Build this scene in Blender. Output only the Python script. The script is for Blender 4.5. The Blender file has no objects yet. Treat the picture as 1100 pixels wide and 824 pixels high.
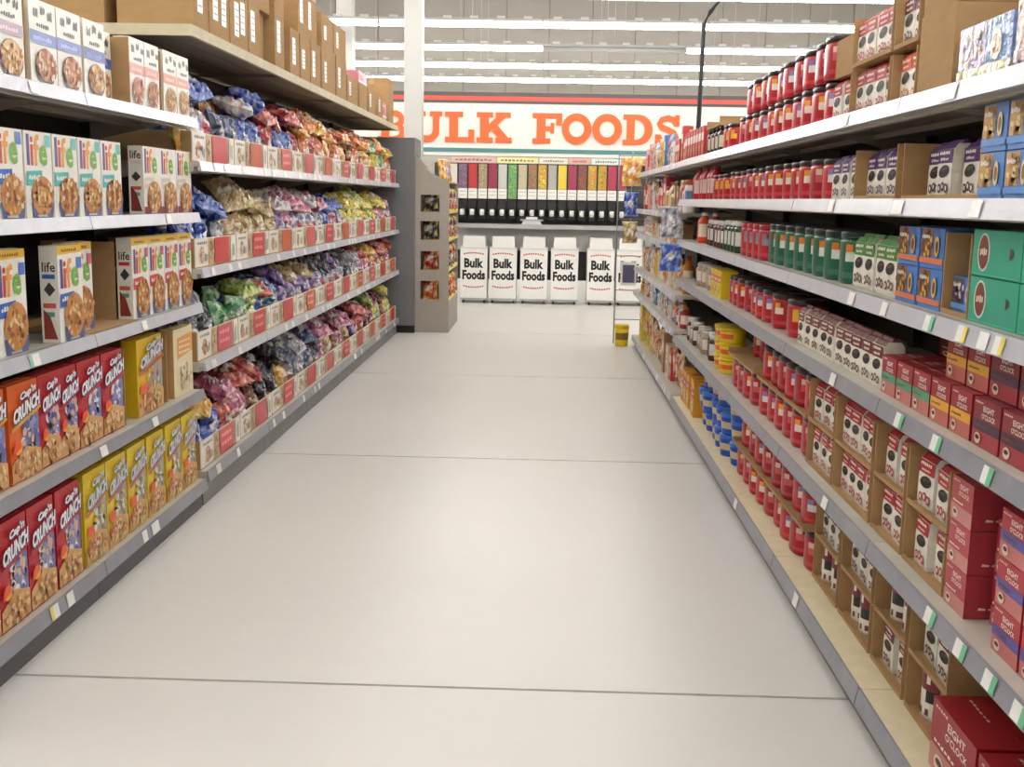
import bpy, math, random
from mathutils import Matrix, Vector
random.seed(7)
PI = math.pi
scene = bpy.context.scene
COL = scene.collection

# ------------------------------------------------------------------ camera
CAM_H, FPX = 1.45, 1200.0
pitch, yaw, roll = 0.16362604, 0.0267738, 0.01805204
fwd = Vector((-math.sin(yaw) * math.cos(pitch), math.cos(yaw) * math.cos(pitch), -math.sin(pitch)))
rgt = Vector((math.cos(yaw), math.sin(yaw), 0))
upv = rgt.cross(fwd)
r2 = rgt * math.cos(roll) + upv * math.sin(roll)
u2 = -rgt * math.sin(roll) + upv * math.cos(roll)
cam_d = bpy.data.cameras.new('camera')
cam_d.sensor_fit = 'HORIZONTAL'
cam_d.sensor_width = 36.0
cam_d.lens = FPX / 1100.0 * 36.0
cam_d.clip_start, cam_d.clip_end = 0.05, 200
cam = bpy.data.objects.new('camera', cam_d)
COL.objects.link(cam)
mw = Matrix.Identity(4)
for i in range(3):
    mw[i][0], mw[i][1], mw[i][2] = r2[i], u2[i], -fwd[i]
mw[0][3], mw[1][3], mw[2][3] = 0, 0, CAM_H
cam.matrix_world = mw
scene.camera = cam

# ------------------------------------------------------------------ world, exposure
world = bpy.data.worlds.new('world')
scene.world = world
world.use_nodes = True
world.node_tree.nodes['Background'].inputs[0].default_value = (1, 1, 1, 1)
world.node_tree.nodes['Background'].inputs[1].default_value = 0.02
vs = scene.view_settings
vs.view_transform = 'Standard'
vs.look = 'None'
vs.gamma = 1.0
vs.use_curve_mapping = False
vs.exposure = 0.13
TUBE_EMIT = 24.0      # the strip lights' own brightness

# ------------------------------------------------------------------ colours and materials
def c(h):
    h = h.lstrip('#')
    o = []
    for i in (0, 2, 4):
        v = int(h[i:i + 2], 16) / 255
        o.append(v / 12.92 if v <= .04045 else ((v + .055) / 1.055) ** 2.4)
    return tuple(o)

MATS = {}
def mat(name, col=None, rough=.5, metal=0., attr=False, noise=0., nscale=20., bump=0., bscale=60., emit=0., spec=.5, stretch=None, trans=0., coat=0.):
    m = bpy.data.materials.new(name)
    m.use_nodes = True
    nt = m.node_tree
    b = nt.nodes['Principled BSDF']
    b.inputs['Roughness'].default_value = rough
    b.inputs['Metallic'].default_value = metal
    b.inputs['Specular IOR Level'].default_value = spec
    if coat:
        b.inputs['Coat Weight'].default_value = coat
        b.inputs['Coat Roughness'].default_value = .12
    tc = nt.nodes.new('ShaderNodeTexCoord')
    src = tc.outputs['Object']
    if stretch:
        mp = nt.nodes.new('ShaderNodeMapping')
        mp.inputs['Scale'].default_value = stretch
        nt.links.new(src, mp.inputs['Vector'])
        src = mp.outputs[0]
    if attr:
        a = nt.nodes.new('ShaderNodeVertexColor')
        a.layer_name = 'Col'
        base = a.outputs['Color']
    else:
        rgb = nt.nodes.new('ShaderNodeRGB')
        rgb.outputs[0].default_value = (*col, 1)
        base = rgb.outputs[0]
    if noise:
        n = nt.nodes.new('ShaderNodeTexNoise')
        n.inputs['Scale'].default_value = nscale
        n.inputs['Detail'].default_value = 5
        nt.links.new(src, n.inputs['Vector'])
        mr = nt.nodes.new('ShaderNodeMapRange')
        mr.inputs['From Min'].default_value, mr.inputs['From Max'].default_value = .25, .75
        mr.inputs['To Min'].default_value, mr.inputs['To Max'].default_value = 1 - noise, 1 + noise * .6
        nt.links.new(n.outputs['Fac'], mr.inputs['Value'])
        mx = nt.nodes.new('ShaderNodeVectorMath')
        mx.operation = 'SCALE'
        nt.links.new(base, mx.inputs[0])
        nt.links.new(mr.outputs[0], mx.inputs['Scale'])
        base = mx.outputs[0]
    nt.links.new(base, b.inputs['Base Color'])
    if bump:
        n2 = nt.nodes.new('ShaderNodeTexNoise')
        n2.inputs['Scale'].default_value = bscale
        n2.inputs['Detail'].default_value = 3
        nt.links.new(src, n2.inputs['Vector'])
        bp = nt.nodes.new('ShaderNodeBump')
        bp.inputs['Strength'].default_value = bump
        bp.inputs['Distance'].default_value = .01
        nt.links.new(n2.outputs['Fac'], bp.inputs['Height'])
        nt.links.new(bp.outputs[0], b.inputs['Normal'])
    if trans:
        b.inputs['Transmission Weight'].default_value = trans
    if emit:
        b.inputs['Emission Color'].default_value = (*col, 1)
        b.inputs['Emission Strength'].default_value = emit
    MATS[name] = m
    return m

mat('printed_carton', attr=True, rough=.42, noise=.05, nscale=30)
mat('glossy_plastic', attr=True, rough=.28, noise=.04, nscale=12, spec=.45)
mat('bag_film', attr=True, rough=.2, noise=.4, nscale=38, bump=.8, bscale=42, spec=.6)
mat('coffee_foil', attr=True, rough=.55, spec=.3, noise=.06, nscale=25, bump=.18, bscale=26)
mat('cardboard', c('#ad8a60'), rough=.85, noise=.1, nscale=9, bump=.08, bscale=90, spec=.2, stretch=(1, 1, 4))
mat('white_metal', c('#d9d8d6'), rough=.4, noise=.05)
mat('rail_light', c('#b9b9c0'), rough=.32, noise=.08, nscale=14)  # pale rails; upper cereal and coffee rails have their stronger light put into the colour
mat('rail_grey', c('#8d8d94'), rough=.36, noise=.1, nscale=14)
mat('shelf_metal', c('#bdb8ac'), rough=.45, noise=.08, nscale=8)
mat('dark_panel', c('#3c3a38'), rough=.6, noise=.12, nscale=5)
mat('kick_dark', c('#5b5b5d'), rough=.5, noise=.18, nscale=7)
mat('kick_grey', c('#7d7c79'), rough=.5, noise=.2, nscale=7)
mat('end_grey', c('#6f7073'), rough=.5, noise=.08)
mat('deck_cream', c('#dccfac'), rough=.6, noise=.07)
mat('plank_wood', c('#8d8270'), rough=.8, noise=.22, nscale=6, stretch=(1, .15, 1), spec=.25)
mat('plank_edge', c('#c9bd9f'), rough=.7, noise=.12, nscale=10)
mat('paint_white', c('#c4c1bb'), rough=.55, noise=.03, nscale=3)
mat('black_plastic', c('#141415'), rough=.3, noise=.1)
mat('black_metal', c('#1b1b1c'), rough=.5, noise=.1)
mat('chrome_wire', c('#b9bbbe'), rough=.25, metal=.9, noise=.05)
mat('grey_steel', c('#a9a9a6'), rough=.4, metal=.3, noise=.08)
mat('display_card', c('#a39a90'), rough=.55, noise=.05)
mat('banner_white', c('#dedad0'), rough=.5, noise=.02, nscale=2)
mat('banner_orange', c('#e2601f'), rough=.5, noise=.05, nscale=3)
mat('banner_red', c('#cf4b3b'), rough=.5, noise=.05, nscale=3)
mat('banner_dark', c('#4b4644'), rough=.5, noise=.05, nscale=3)
mat('banner_teal', c('#4a7f80'), rough=.5, noise=.05, nscale=3)
mat('wall_paint', c('#a8a198'), rough=.8, noise=.05, nscale=.8)
mat('wall_seam', c('#8c857d'), rough=.8, noise=.05)
mat('ceiling_paint', c('#d8d4cb'), rough=.9, noise=.03)
mat('joint_dark', c('#3f3b36'), rough=.9, noise=.2)
mat('tube_glow', (1, .995, .98), emit=TUBE_EMIT, noise=.01)
mat('clear_acrylic', c('#e8ecec'), rough=.08, trans=.85, noise=.02)

# polished concrete: mottled, faintly stained, with a varying gloss
def floor_material():
    m = bpy.data.materials.new('polished_concrete')
    m.use_nodes = True
    nt = m.node_tree
    b = nt.nodes['Principled BSDF']
    tc = nt.nodes.new('ShaderNodeNewGeometry')
    def noise(scale, detail=5, st=(1, 1, 1)):
        mp = nt.nodes.new('ShaderNodeMapping')
        mp.inputs['Scale'].default_value = st
        nt.links.new(tc.outputs['Position'], mp.inputs['Vector'])
        n = nt.nodes.new('ShaderNodeTexNoise')
        n.inputs['Scale'].default_value = scale
        n.inputs['Detail'].default_value = detail
        nt.links.new(mp.outputs[0], n.inputs['Vector'])
        return n.outputs['Fac']
    def ramp(fac, lo, hi):
        q = nt.nodes.new('ShaderNodeMapRange')
        q.inputs['From Min'].default_value, q.inputs['From Max'].default_value = .2, .8
        q.inputs['To Min'].default_value, q.inputs['To Max'].default_value = lo, hi
        nt.links.new(fac, q.inputs['Value'])
        return q.outputs[0]
    def mul(a_, b_):
        q = nt.nodes.new('ShaderNodeVectorMath')
        q.operation = 'SCALE'
        nt.links.new(a_, q.inputs[0]); nt.links.new(b_, q.inputs['Scale'])
        return q.outputs[0]
    rgb = nt.nodes.new('ShaderNodeRGB')
    rgb.outputs[0].default_value = (*c('#d6d3cd'), 1)
    col = mul(rgb.outputs[0], ramp(noise(.9, 2, (1, .6, 1)), .95, 1.04))
    col = mul(col, ramp(noise(14, 2), .985, 1.01))
    nt.links.new(col, b.inputs['Base Color'])
    b.inputs['Roughness'].default_value = .3
    b.inputs['Specular IOR Level'].default_value = .13
    MATS['floor'] = m
floor_material()

# ------------------------------------------------------------------ mesh builder
class MB:
    def __init__(s, *mats):
        s.v, s.f, s.c, s.m, s.s = [], [], [], [], []
        s.mats = list(mats) or ['printed_carton']
        s.vcol = None
    def face(s, pts, col=(.8, .8, .8), mi=0, smooth=False):
        i = len(s.v)
        s.v += [tuple(p) for p in pts]
        s.f.append(tuple(range(i, i + len(pts))))
        s.c.append(col); s.m.append(mi); s.s.append(smooth)
    def box(s, x0, x1, y0, y1, z0, z1, col=(.8, .8, .8), mi=0, sides=None, dx=0., dy=0.):
        # sides: dict of face colours f(ront -y) b l r t u ; dx,dy shrink of the top
        i = len(s.v)
        s.v += [(x0, y0, z0), (x1, y0, z0), (x1, y1, z0), (x0, y1, z0),
                (x0 + dx, y0 + dy, z1), (x1 - dx, y0 + dy, z1), (x1 - dx, y1 - dy, z1), (x0 + dx, y1 - dy, z1)]
        for k, q in zip('ufrblt', ((0, 3, 2, 1), (0, 1, 5, 4), (1, 2, 6, 5), (2, 3, 7, 6), (3, 0, 4, 7), (4, 5, 6, 7))):
            s.f.append(tuple(i + j for j in q))
            s.c.append((sides or {}).get(k, col)); s.m.append(mi); s.s.append(False)
    def grid(s, rows, colf, mi=0, closed=True, smooth=True, cap0=None, cap1=None):
        i = len(s.v)
        n = len(rows[0])
        for r in rows:
            s.v += [tuple(p) for p in r]
        for a in range(len(rows) - 1):
            for b in range(n if closed else n - 1):
                b2 = (b + 1) % n
                s.f.append((i + a * n + b, i + a * n + b2, i + (a + 1) * n + b2, i + (a + 1) * n + b))
                s.c.append(colf(a, b)); s.m.append(mi); s.s.append(smooth)
        if cap0 is not None:
            s.f.append(tuple(i + b for b in reversed(range(n)))); s.c.append(cap0); s.m.append(mi); s.s.append(False)
        if cap1 is not None:
            k = i + (len(rows) - 1) * n
            s.f.append(tuple(k + b for b in range(n))); s.c.append(cap1); s.m.append(mi); s.s.append(False)
    def lathe(s, prof, colf, n=20, power=2., cx=0, cy=0, mi=0, cap0=None, cap1=None, sx=1., sy=1.):
        if not callable(colf):
            k = colf
            colf = lambda a, b: k
        rows = []
        for r, z in prof:
            row = []
            for j in range(n):
                t = 2 * PI * j / n - PI / 2
                ct, st = math.cos(t), math.sin(t)
                row.append((cx + sx * r * math.copysign(abs(ct) ** (2 / power), ct), cy + sy * r * math.copysign(abs(st) ** (2 / power), st), z))
            rows.append(row)
        s.grid(rows, colf, mi, True, True, cap0, cap1)
    def tube(s, pts, r, col=(.1, .1, .1), mi=0, n=8):
        pts = [Vector(p) for p in pts]
        rows = []
        for k, p in enumerate(pts):
            d = (pts[min(k + 1, len(pts) - 1)] - pts[max(k - 1, 0)]).normalized()
            a = d.cross(Vector((0, 0, 1)) if abs(d.z) < .9 else Vector((1, 0, 0))).normalized()
            b = d.cross(a)
            rows.append([p + a * r * math.cos(2 * PI * j / n) + b * r * math.sin(2 * PI * j / n) for j in range(n)])
        s.grid(rows, lambda a, b: col, mi, True, True, col, col)
    def prism(s, poly, y0, y1, col, mi=0):
        # 2D poly (x,z) extruded from y0 (front) to y1
        n = len(poly)
        s.face([(p[0], y0, p[1]) for p in poly], col, mi)
        s.face([(p[0], y1, p[1]) for p in reversed(poly)], col, mi)
        for k in range(n):
            a, b = poly[k], poly[(k + 1) % n]
            s.face([(a[0], y0, a[1]), (a[0], y1, a[1]), (b[0], y1, b[1]), (b[0], y0, b[1])], col, mi)
    def weld(s):
        seen, mp, nv, nc = {}, [], [], []
        for i, p in enumerate(s.v):
            k = tuple(round(q, 5) for q in p)
            if k not in seen:
                seen[k] = len(nv); nv.append(p)
                if s.vcol: nc.append(s.vcol[i])
            mp.append(seen[k])
        s.v = nv
        if s.vcol: s.vcol = nc
        s.f = [tuple(mp[i] for i in f) for f in s.f]
    def mesh(s, name):
        me = bpy.data.meshes.new(name)
        me.from_pydata(s.v, [], s.f)
        for m in s.mats:
            me.materials.append(MATS[m])
        me.polygons.foreach_set('material_index', s.m)
        me.polygons.foreach_set('use_smooth', s.s)
        at = me.color_attributes.new('Col', 'FLOAT_COLOR', 'CORNER')
        buf = []
        for f, col in zip(s.f, s.c):
            if s.vcol:
                for i in f: buf += [*s.vcol[i], 1.0]
            else:
                buf += [col[0], col[1], col[2], 1.0] * len(f)
        at.data.foreach_set('color', buf)
        me.update()
        return me

# text outlines from Blender's built-in font, cached as triangles
_TX = {}
def text_tris(t, bold=0.0):
    k = (t, bold)
    if k not in _TX:
        cu = bpy.data.curves.new('t', 'FONT')
        cu.body = t
        cu.resolution_u = 2
        cu.offset = bold
        o = bpy.data.objects.new('t', cu)
        COL.objects.link(o)
        me = o.to_mesh()
        me.calc_loop_triangles()
        vv = [(v.co.x, v.co.y) for v in me.vertices]
        tr = [[vv[i] for i in l.vertices] for l in me.loop_triangles]
        o.to_mesh_clear()
        bpy.data.objects.remove(o)
        bpy.data.curves.remove(cu)
        xs = [p[0] for q in tr for p in q] or [0, 1]
        ys = [p[1] for q in tr for p in q] or [0, 1]
        x0, x1, y0, y1 = min(xs), max(xs), min(ys), max(ys)
        _TX[k] = [[((p[0] - x0) / (x1 - x0), (p[1] - y0) / (y1 - y0)) for p in q] for q in tr]
    return _TX[k]

class Print:
    """flat print laid on one face: o = lower-left corner, du/dv = unit directions, n = outward normal"""
    def __init__(s, mb, o, du, dv, n, mi=0):
        s.mb, s.o, s.du, s.dv, s.n, s.mi, s.k = mb, Vector(o), Vector(du), Vector(dv), Vector(n), mi, 0
    def poly(s, pts, col, new=True):
        if new: s.k += 1
        e = s.n * (.00035 * s.k)
        s.mb.face([s.o + s.du * u + s.dv * v + e for u, v in pts], col, s.mi)
    def rect(s, u0, v0, u1, v1, col): s.poly([(u0, v0), (u1, v0), (u1, v1), (u0, v1)], col)
    def ell(s, u, v, ru, rv, col, n=14, rot=0., new=True):
        cr, sr = math.cos(rot), math.sin(rot)
        s.poly([(u + ru * math.cos(2 * PI * i / n) * cr - rv * math.sin(2 * PI * i / n) * sr,
                 v + ru * math.cos(2 * PI * i / n) * sr + rv * math.sin(2 * PI * i / n) * cr) for i in range(n)], col, new)
    def flakes(s, u, v, ru, rv, cols, n, size, rnd):
        s.k += 1
        for i in range(n):
            a, q = rnd.random() * 2 * PI, math.sqrt(rnd.random())
            if i % 6 == 0: s.k += 1
            s.ell(u + ru * q * math.cos(a), v + rv * q * math.sin(a), size * rnd.uniform(.6, 1.2), size * rnd.uniform(.5, .9), rnd.choice(cols), 7, rnd.random() * 3, False)
    def text(s, t, u, v, w, h, col, bold=0., shear=0., slope=0.):
        s.k += 1
        for q in text_tris(t, bold):
            s.poly([(u + p[0] * w + shear * p[1] * h, v + p[1] * h + slope * p[0] * w) for p in q], col, False)
    def squiggle(s, u, v, w, h, col, rnd, n=5):
        # unreadable small print
        s.k += 1
        for i in range(n):
            a = u + w * i / n
            s.poly([(a, v + h * rnd.uniform(0, .25)), (a + w / n * .75, v + h * rnd.uniform(0, .2)), (a + w / n * .8, v + h * rnd.uniform(.6, 1)), (a + w / n * .1, v + h * rnd.uniform(.6, 1))], col, False)

# ------------------------------------------------------------------ scene objects
ORD = ['first', 'second', 'third', 'fourth', 'fifth', 'sixth', 'seventh', 'eighth', 'ninth', 'tenth', 'eleventh', 'twelfth', 'thirteenth', 'fourteenth', 'fifteenth', 'sixteenth', 'seventeenth', 'eighteenth', 'nineteenth', 'twentieth']
TENS = {2: 'twenty', 3: 'thirty', 4: 'forty', 5: 'fifty', 6: 'sixty', 7: 'seventy', 8: 'eighty', 9: 'ninety'}
def ordn(i):
    i += 1
    if i <= 20: return ORD[i - 1]
    if i >= 100: return 'hundred-and-' + ordn(i - 101) if i > 100 else 'hundredth'
    return TENS[i // 10][:-1] + 'ieth' if i % 10 == 0 else TENS[i // 10] + '-' + ORD[i % 10 - 1]

def link(name, data, parent=None, loc=(0, 0, 0), rot=(0, 0, 0)):
    o = bpy.data.objects.new(name, data)
    COL.objects.link(o)
    o.location = loc
    o.rotation_euler = rot
    o.parent = parent
    return o
def tag(o, label, cat, group=None):
    o['label'] = label
    o['category'] = cat
    if group: o['group'] = group
    return o
def thing(name, label, cat, loc=(0, 0, 0), rz=0., group=None):
    return tag(link(name, None, None, loc, (0, 0, rz)), label, cat, group)
def part(name, mb, parent):
    return link(name, mb.mesh(name), parent)
def struct(name, mb):
    o = link(name, mb.mesh(name))
    o['kind'] = 'structure'
    return o
def bx(matn, x0, x1, y0, y1, z0, z1, col=(.8, .8, .8), **k):
    m = MB(matn)
    m.box(x0, x1, y0, y1, z0, z1, col, **k)
    return m

PROTO = {}
def proto(key, builder):
    if key not in PROTO:
        PROTO[key] = builder()      # (object name, mesh, [(part name, mesh)])
    return PROTO[key]
COUNT = {}
def put(key, builder, side, y, z, label, cat, group, setback=0., tilt=0., x=None, row=None):
    """stand a product on a shelf: side -1 left gondola (faces +x), +1 right gondola (faces -x)"""
    nm, me, parts = proto(key, builder)
    if x is None:
        x = (XL - .04 - setback) if side < 0 else (XR + .04 + setback)
    o = link(nm, me, None, (x, y, z + .0008), (0, 0, (PI / 2 if side < 0 else -PI / 2) + tilt))
    tag(o, label, cat, group)
    for pn, pm in parts:
        link(pn, pm, o)
    return o

XL, XR = -1.56, .915          # shelf front edges
HALL_X, BACK_Y, CEIL_Z = 12.0, 27.0, 7.0

# ------------------------------------------------------------------ the hall
fl = MB('joint_dark'); fl.box(-HALL_X, HALL_X, -6, BACK_Y, -.12, -.012)
floor = struct('floor', fl)
ys = [-6, -2.85, .15, 3.155] + [3.155 + 3.0 * i for i in range(1, 8)] + [BACK_Y]
for a, b in zip(ys, ys[1:]):
    for x0, x1 in ((-HALL_X, -4.2), (-4.2, 4.2), (4.2, HALL_X)):
        m = MB('floor')
        m.box(x0 + .004, x1 - .004, a + .007, b - .007, -.012, 0)
        part('slab', m, floor)
struct('ceiling', bx('ceiling_paint', -HALL_X, HALL_X, -6, BACK_Y, CEIL_Z, CEIL_Z + .1))
struct('wall_left', bx('wall_paint', -HALL_X - .1, -HALL_X, -6, BACK_Y, 0, CEIL_Z))
struct('wall_right', bx('wall_paint', HALL_X, HALL_X + .1, -6, BACK_Y, 0, CEIL_Z))
struct('wall_front', bx('wall_paint', -HALL_X, HALL_X, -6.1, -6, 0, CEIL_Z))
wb = struct('wall_back', bx('wall_seam', -HALL_X, HALL_X, BACK_Y, BACK_Y + .1, 0, CEIL_Z))
xs = [-HALL_X + i * 1.0 for i in range(25)]
for a, b in zip(xs, xs[1:]):
    part('panel', bx('wall_paint', a + .012, b - .012, BACK_Y - .02, BACK_Y, 0, CEIL_Z), wb)

# strip lights: rows across the hall
LIGHT_Z = 4.0
rows_y = [25.05, 22.4, 19.85, 17.2, 14.75, 12.15, 9.55, 6.95, 4.35, 1.75, -.85, -3.45]
def fixture_mesh():
    h = MB('white_metal')
    h.box(-1.215, 1.215, -.06, .06, .043, .085, dy=.03)
    for x in (-1.215, 1.205):
        h.box(x, x + .01, -.045, .045, -.03, .043)
    for i in range(6):
        x = -1.0 + i * .4
        h.box(x - .06, x + .06, -.03, .03, .085, .12)
    t = MB('tube_glow')
    rows = [[(x, .042 * math.cos(2 * PI * j / 10), .042 * math.sin(2 * PI * j / 10)) for j in range(10)] for x in (-1.205, 1.205)]
    t.grid(rows, lambda a, b: (1, 1, 1), 0, True, True, (1, 1, 1), (1, 1, 1))
    rod = MB('white_metal')
    rod.tube([(0, 0, .08), (0, 0, CEIL_Z - LIGHT_Z)], .003, n=4)
    off = MB('white_metal')
    off.grid(rows, lambda a, b: (1, 1, 1), 0, True, True, (1, 1, 1), (1, 1, 1))
    return h.mesh('housing'), t.mesh('tube'), rod.mesh('hanger'), off.mesh('dead_tube')
FH, FT, FR, FO = fixture_mesh()
for r, y in enumerate(rows_y):
    for k in range(6):
        x = -6.2 + 2.44 * k
        dead = (r == 2 and k == 3)
        lab = ('unlit strip light' if dead else 'glowing white strip light') + ', %s row from the back wall, %s from the left' % (ORD[r], ORD[k])
        t = thing('strip_light', lab, 'light', (x, y, LIGHT_Z), 0, 'strip lights in rows across the hall')
        link('housing', FH, t); link('tube', FO if dead else FT, t); link('hanger', FR, t)

# columns
def column(x, y, w, label):
    m = MB('paint_white')
    m.box(x - w / 2, x + w / 2, y - w / 2, y + w / 2, 0, CEIL_Z)
    t = thing('column', label, 'column', (x, y, 0))
    m.v = [(a - x, b - y, d) for a, b, d in m.v]
    part('shaft', m, t)
    part('base_plate', bx('grey_steel', -w / 2 - .04, w / 2 + .04, -w / 2 - .04, w / 2 + .04, 0, .03), t)
column(-1.66, 14.2, .22, 'white square column rising in front of the bulk foods banner')
column(-3.35, 19.0, .26, 'white square column behind the overstock cartons, nearer the banner')
column(-4.5, 21.0, .42, 'wide white column far behind the overstock cartons')
p = MB('black_metal')
p.tube([(2.25, 14.6, CEIL_Z), (2.25, 14.6, 4.1), (2.0, 14.6, 3.8), (1.93, 14.6, 3.65), (1.9, 14.6, 0)], .03)
tag(link('conduit_pipe', p.mesh('conduit_pipe')), 'thin black conduit pipe bent near the ceiling, standing before the banner', 'pipe')

# ------------------------------------------------------------------ bulk foods wall
BY = 16.2
def local(mb, loc):
    mb.v = [(a - loc[0], b - loc[1], d - loc[2]) for a, b, d in mb.v]
    return mb
t = thing('bulk_foods_banner', 'long white overhead banner with orange lettering BULK FOODS and red and teal stripes', 'sign', (0, BY, 2.05))
part('panel', local(bx('banner_white', -5, 5, BY, BY + .3, 2.05, 2.78), (0, BY, 2.05)), t)
part('dark_stripe', local(bx('banner_dark', -5, 5, BY - .012, BY + .31, 2.78, 2.815), (0, BY, 2.05)), t)
part('red_stripe', local(bx('banner_red', -5, 5, BY - .012, BY + .31, 2.815, 2.875), (0, BY, 2.05)), t)
part('dark_stripe', local(bx('banner_dark', -5, 5, BY - .012, BY + .31, 2.875, 2.93), (0, BY, 2.05)), t)
part('teal_stripe', local(bx('banner_teal', -5, 5, BY - .012, BY, 2.1, 2.155), (0, BY, 2.05)), t)
def stroke(pts, w):
    out = []
    P = [Vector(p) for p in pts]
    sd = []
    for k in range(len(P)):
        d = (P[min(k + 1, len(P) - 1)] - P[max(k - 1, 0)]).normalized()
        nrm = Vector((-d.y, d.x)) * (w[k] if isinstance(w, list) else w) / 2
        sd.append((P[k] + nrm, P[k] - nrm))
    for a, b in zip(sd, sd[1:]):
        out.append([a[1], b[1], b[0], a[0]])
    return [[(q.x, q.y) for q in p] for p in out]
def rc(a, b, d, e): return [(a, b), (d, b), (d, e), (a, e)]
def arc(cx, cy, rx, ry, a0, a1, w, n=14):
    return stroke([(cx + rx * math.cos(a0 + (a1 - a0) * i / n), cy + ry * math.sin(a0 + (a1 - a0) * i / n)) for i in range(n + 1)], w)
def slab(ch):
    if ch == 'L': return [rc(.14, 0, .42, 1), rc(0, .83, .58, 1), rc(0, 0, .95, .17), rc(.76, 0, .95, .42)]
    if ch == 'F': return [rc(.14, 0, .42, 1), rc(0, .83, .95, 1), rc(0, 0, .58, .17), rc(.76, .6, .95, 1), rc(.4, .43, .68, .57), rc(.58, .34, .7, .68)]
    if ch == 'K': return [rc(.1, 0, .36, 1), rc(0, .83, .48, 1), rc(0, 0, .48, .17), rc(.56, .83, 1, 1), rc(.56, 0, 1.04, .17)] + stroke([(.3, .4), (.78, .9)], .2) + stroke([(.46, .58), (.84, .08)], .25)
    if ch == 'O': return arc(.5, .5, .37, .39, 0, 2 * PI, .24, 28)
    if ch == 'D': return [rc(.12, 0, .38, 1), rc(0, .83, .5, 1), rc(0, 0, .5, .17)] + arc(.46, .5, .38, .41, -PI / 2, PI / 2, [.17 + .09 * math.sin(PI * i / 14) for i in range(15)])
    if ch == 'B': return [rc(.12, 0, .38, 1), rc(0, .84, .55, 1), rc(0, 0, .55, .16), rc(.3, .44, .55, .58)] + arc(.54, .71, .24, .21, -PI / 2, PI / 2, .2, 10) + arc(.54, .29, .28, .22, -PI / 2, PI / 2, .2, 10)
    if ch == 'U': return [rc(0, .84, .46, 1), rc(.6, .84, 1.0, 1), rc(.12, .34, .36, 1), rc(.7, .34, .9, 1)] + arc(.51, .36, .29, .27, PI, 2 * PI, .22, 14)
    if ch == 'S':
        return stroke([(.8, .7), (.7, .84), (.5, .9), (.28, .84), (.2, .71), (.27, .6), (.5, .51), (.72, .41), (.8, .28), (.7, .15), (.48, .1), (.27, .16), (.16, .3)], .2) + [rc(.74, .64, .9, 1), rc(.06, 0, .22, .36)]
LX = [('B', -2.41, .44), ('U', -1.93, .44), ('L', -1.45, .44), ('K', -1.0, .48), ('F', -.21, .44), ('O', .2, .43), ('O', .63, .43), ('D', 1.07, .43), ('S', 1.5, .4)]
for k, (ch, x, lw) in enumerate(LX):
    m = MB('banner_orange')
    for i, pl in enumerate(slab(ch)):
        m.prism([(x + p[0] * lw, 2.235 + p[1] * .42) for p in pl], BY - .02 - .0005 * i, BY + .001, (1, .3, 0))
    part('letter', local(m, (0, BY, 2.05)), t)

# header cards above the dispensers
for k, (x0, x1, h) in enumerate([(-1.35, -.72, '#d8a9a0'), (-.7, -.12, '#e3dd8f'), (-.1, .3, '#d9d4c6'), (.32, .62, '#dba08f'), (.64, 1.05, '#cfe0dc'), (1.07, 1.5, '#e58a5a')]):
    m = MB()
    m.box(x0, x1, BY - .04, BY - .02, 1.955, 2.03, c(h))
    pr = Print(m, (x0, BY - .04, 1.955), (1, 0, 0), (0, 0, 1), (0, -1, 0))
    pr.squiggle(.05, .02, x1 - x0 - .1, .035, c('#7d6f64'), random.Random(k), 9)
    nm = ['dusty pink', 'pale yellow', 'cream', 'salmon', 'pale teal', 'orange'][k]
    tag(link('header_card', m.mesh('header_card')), nm + ' header card above the bulk dispensers', 'card', 'header cards over the dispensers')

# gravity dispensers: clear hopper, contents, label, black chute, knob
DC = [('lilac', '#a9a2b8', 0), ('ivory', '#cfc6b4', 0), ('plum speckled', '#7a5a70', 1), ('red', '#b3262c', 0), ('brown speckled', '#a08a6c', 1), ('crimson', '#8f2038', 0), ('pale grey', '#b9b9ae', 0), ('green', '#6d9a5e', 1), ('beige', '#b8a98a', 0), ('nut brown', '#8f6d4b', 1), ('golden', '#c29a35', 1), ('grey', '#a3a096', 0), ('yellow', '#d9bd36', 0), ('wine red', '#96284a', 0), ('rust brown', '#7d4630', 1), ('amber', '#b98e33', 1), ('mustard', '#b88a25', 1), ('raspberry', '#a82a48', 0), ('dark pink', '#9b2748', 0)]
t = thing('dispenser_counter', 'long steel counter and rail carrying the bulk food dispensers', 'counter', (0, BY, 0))
part('back_board', bx('dark_panel', -1.6, 1.8, .05, .08, .3, 1.95), t)
part('shelf', bx('grey_steel', -1.6, 1.8, -.3, .05, 1.04, 1.1), t)
part('rail', bx('black_plastic', -1.6, 1.8, -.06, .045, 1.3, 1.42), t)
part('front_panel', bx('paint_white', -1.6, 1.8, -.02, .05, .72, 1.04), t)
for s_ in (-1.55, 1.75):
    part('leg', bx('grey_steel', s_ - .03, s_ + .03, -.05, .05, 0, 1.04), t)
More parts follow.
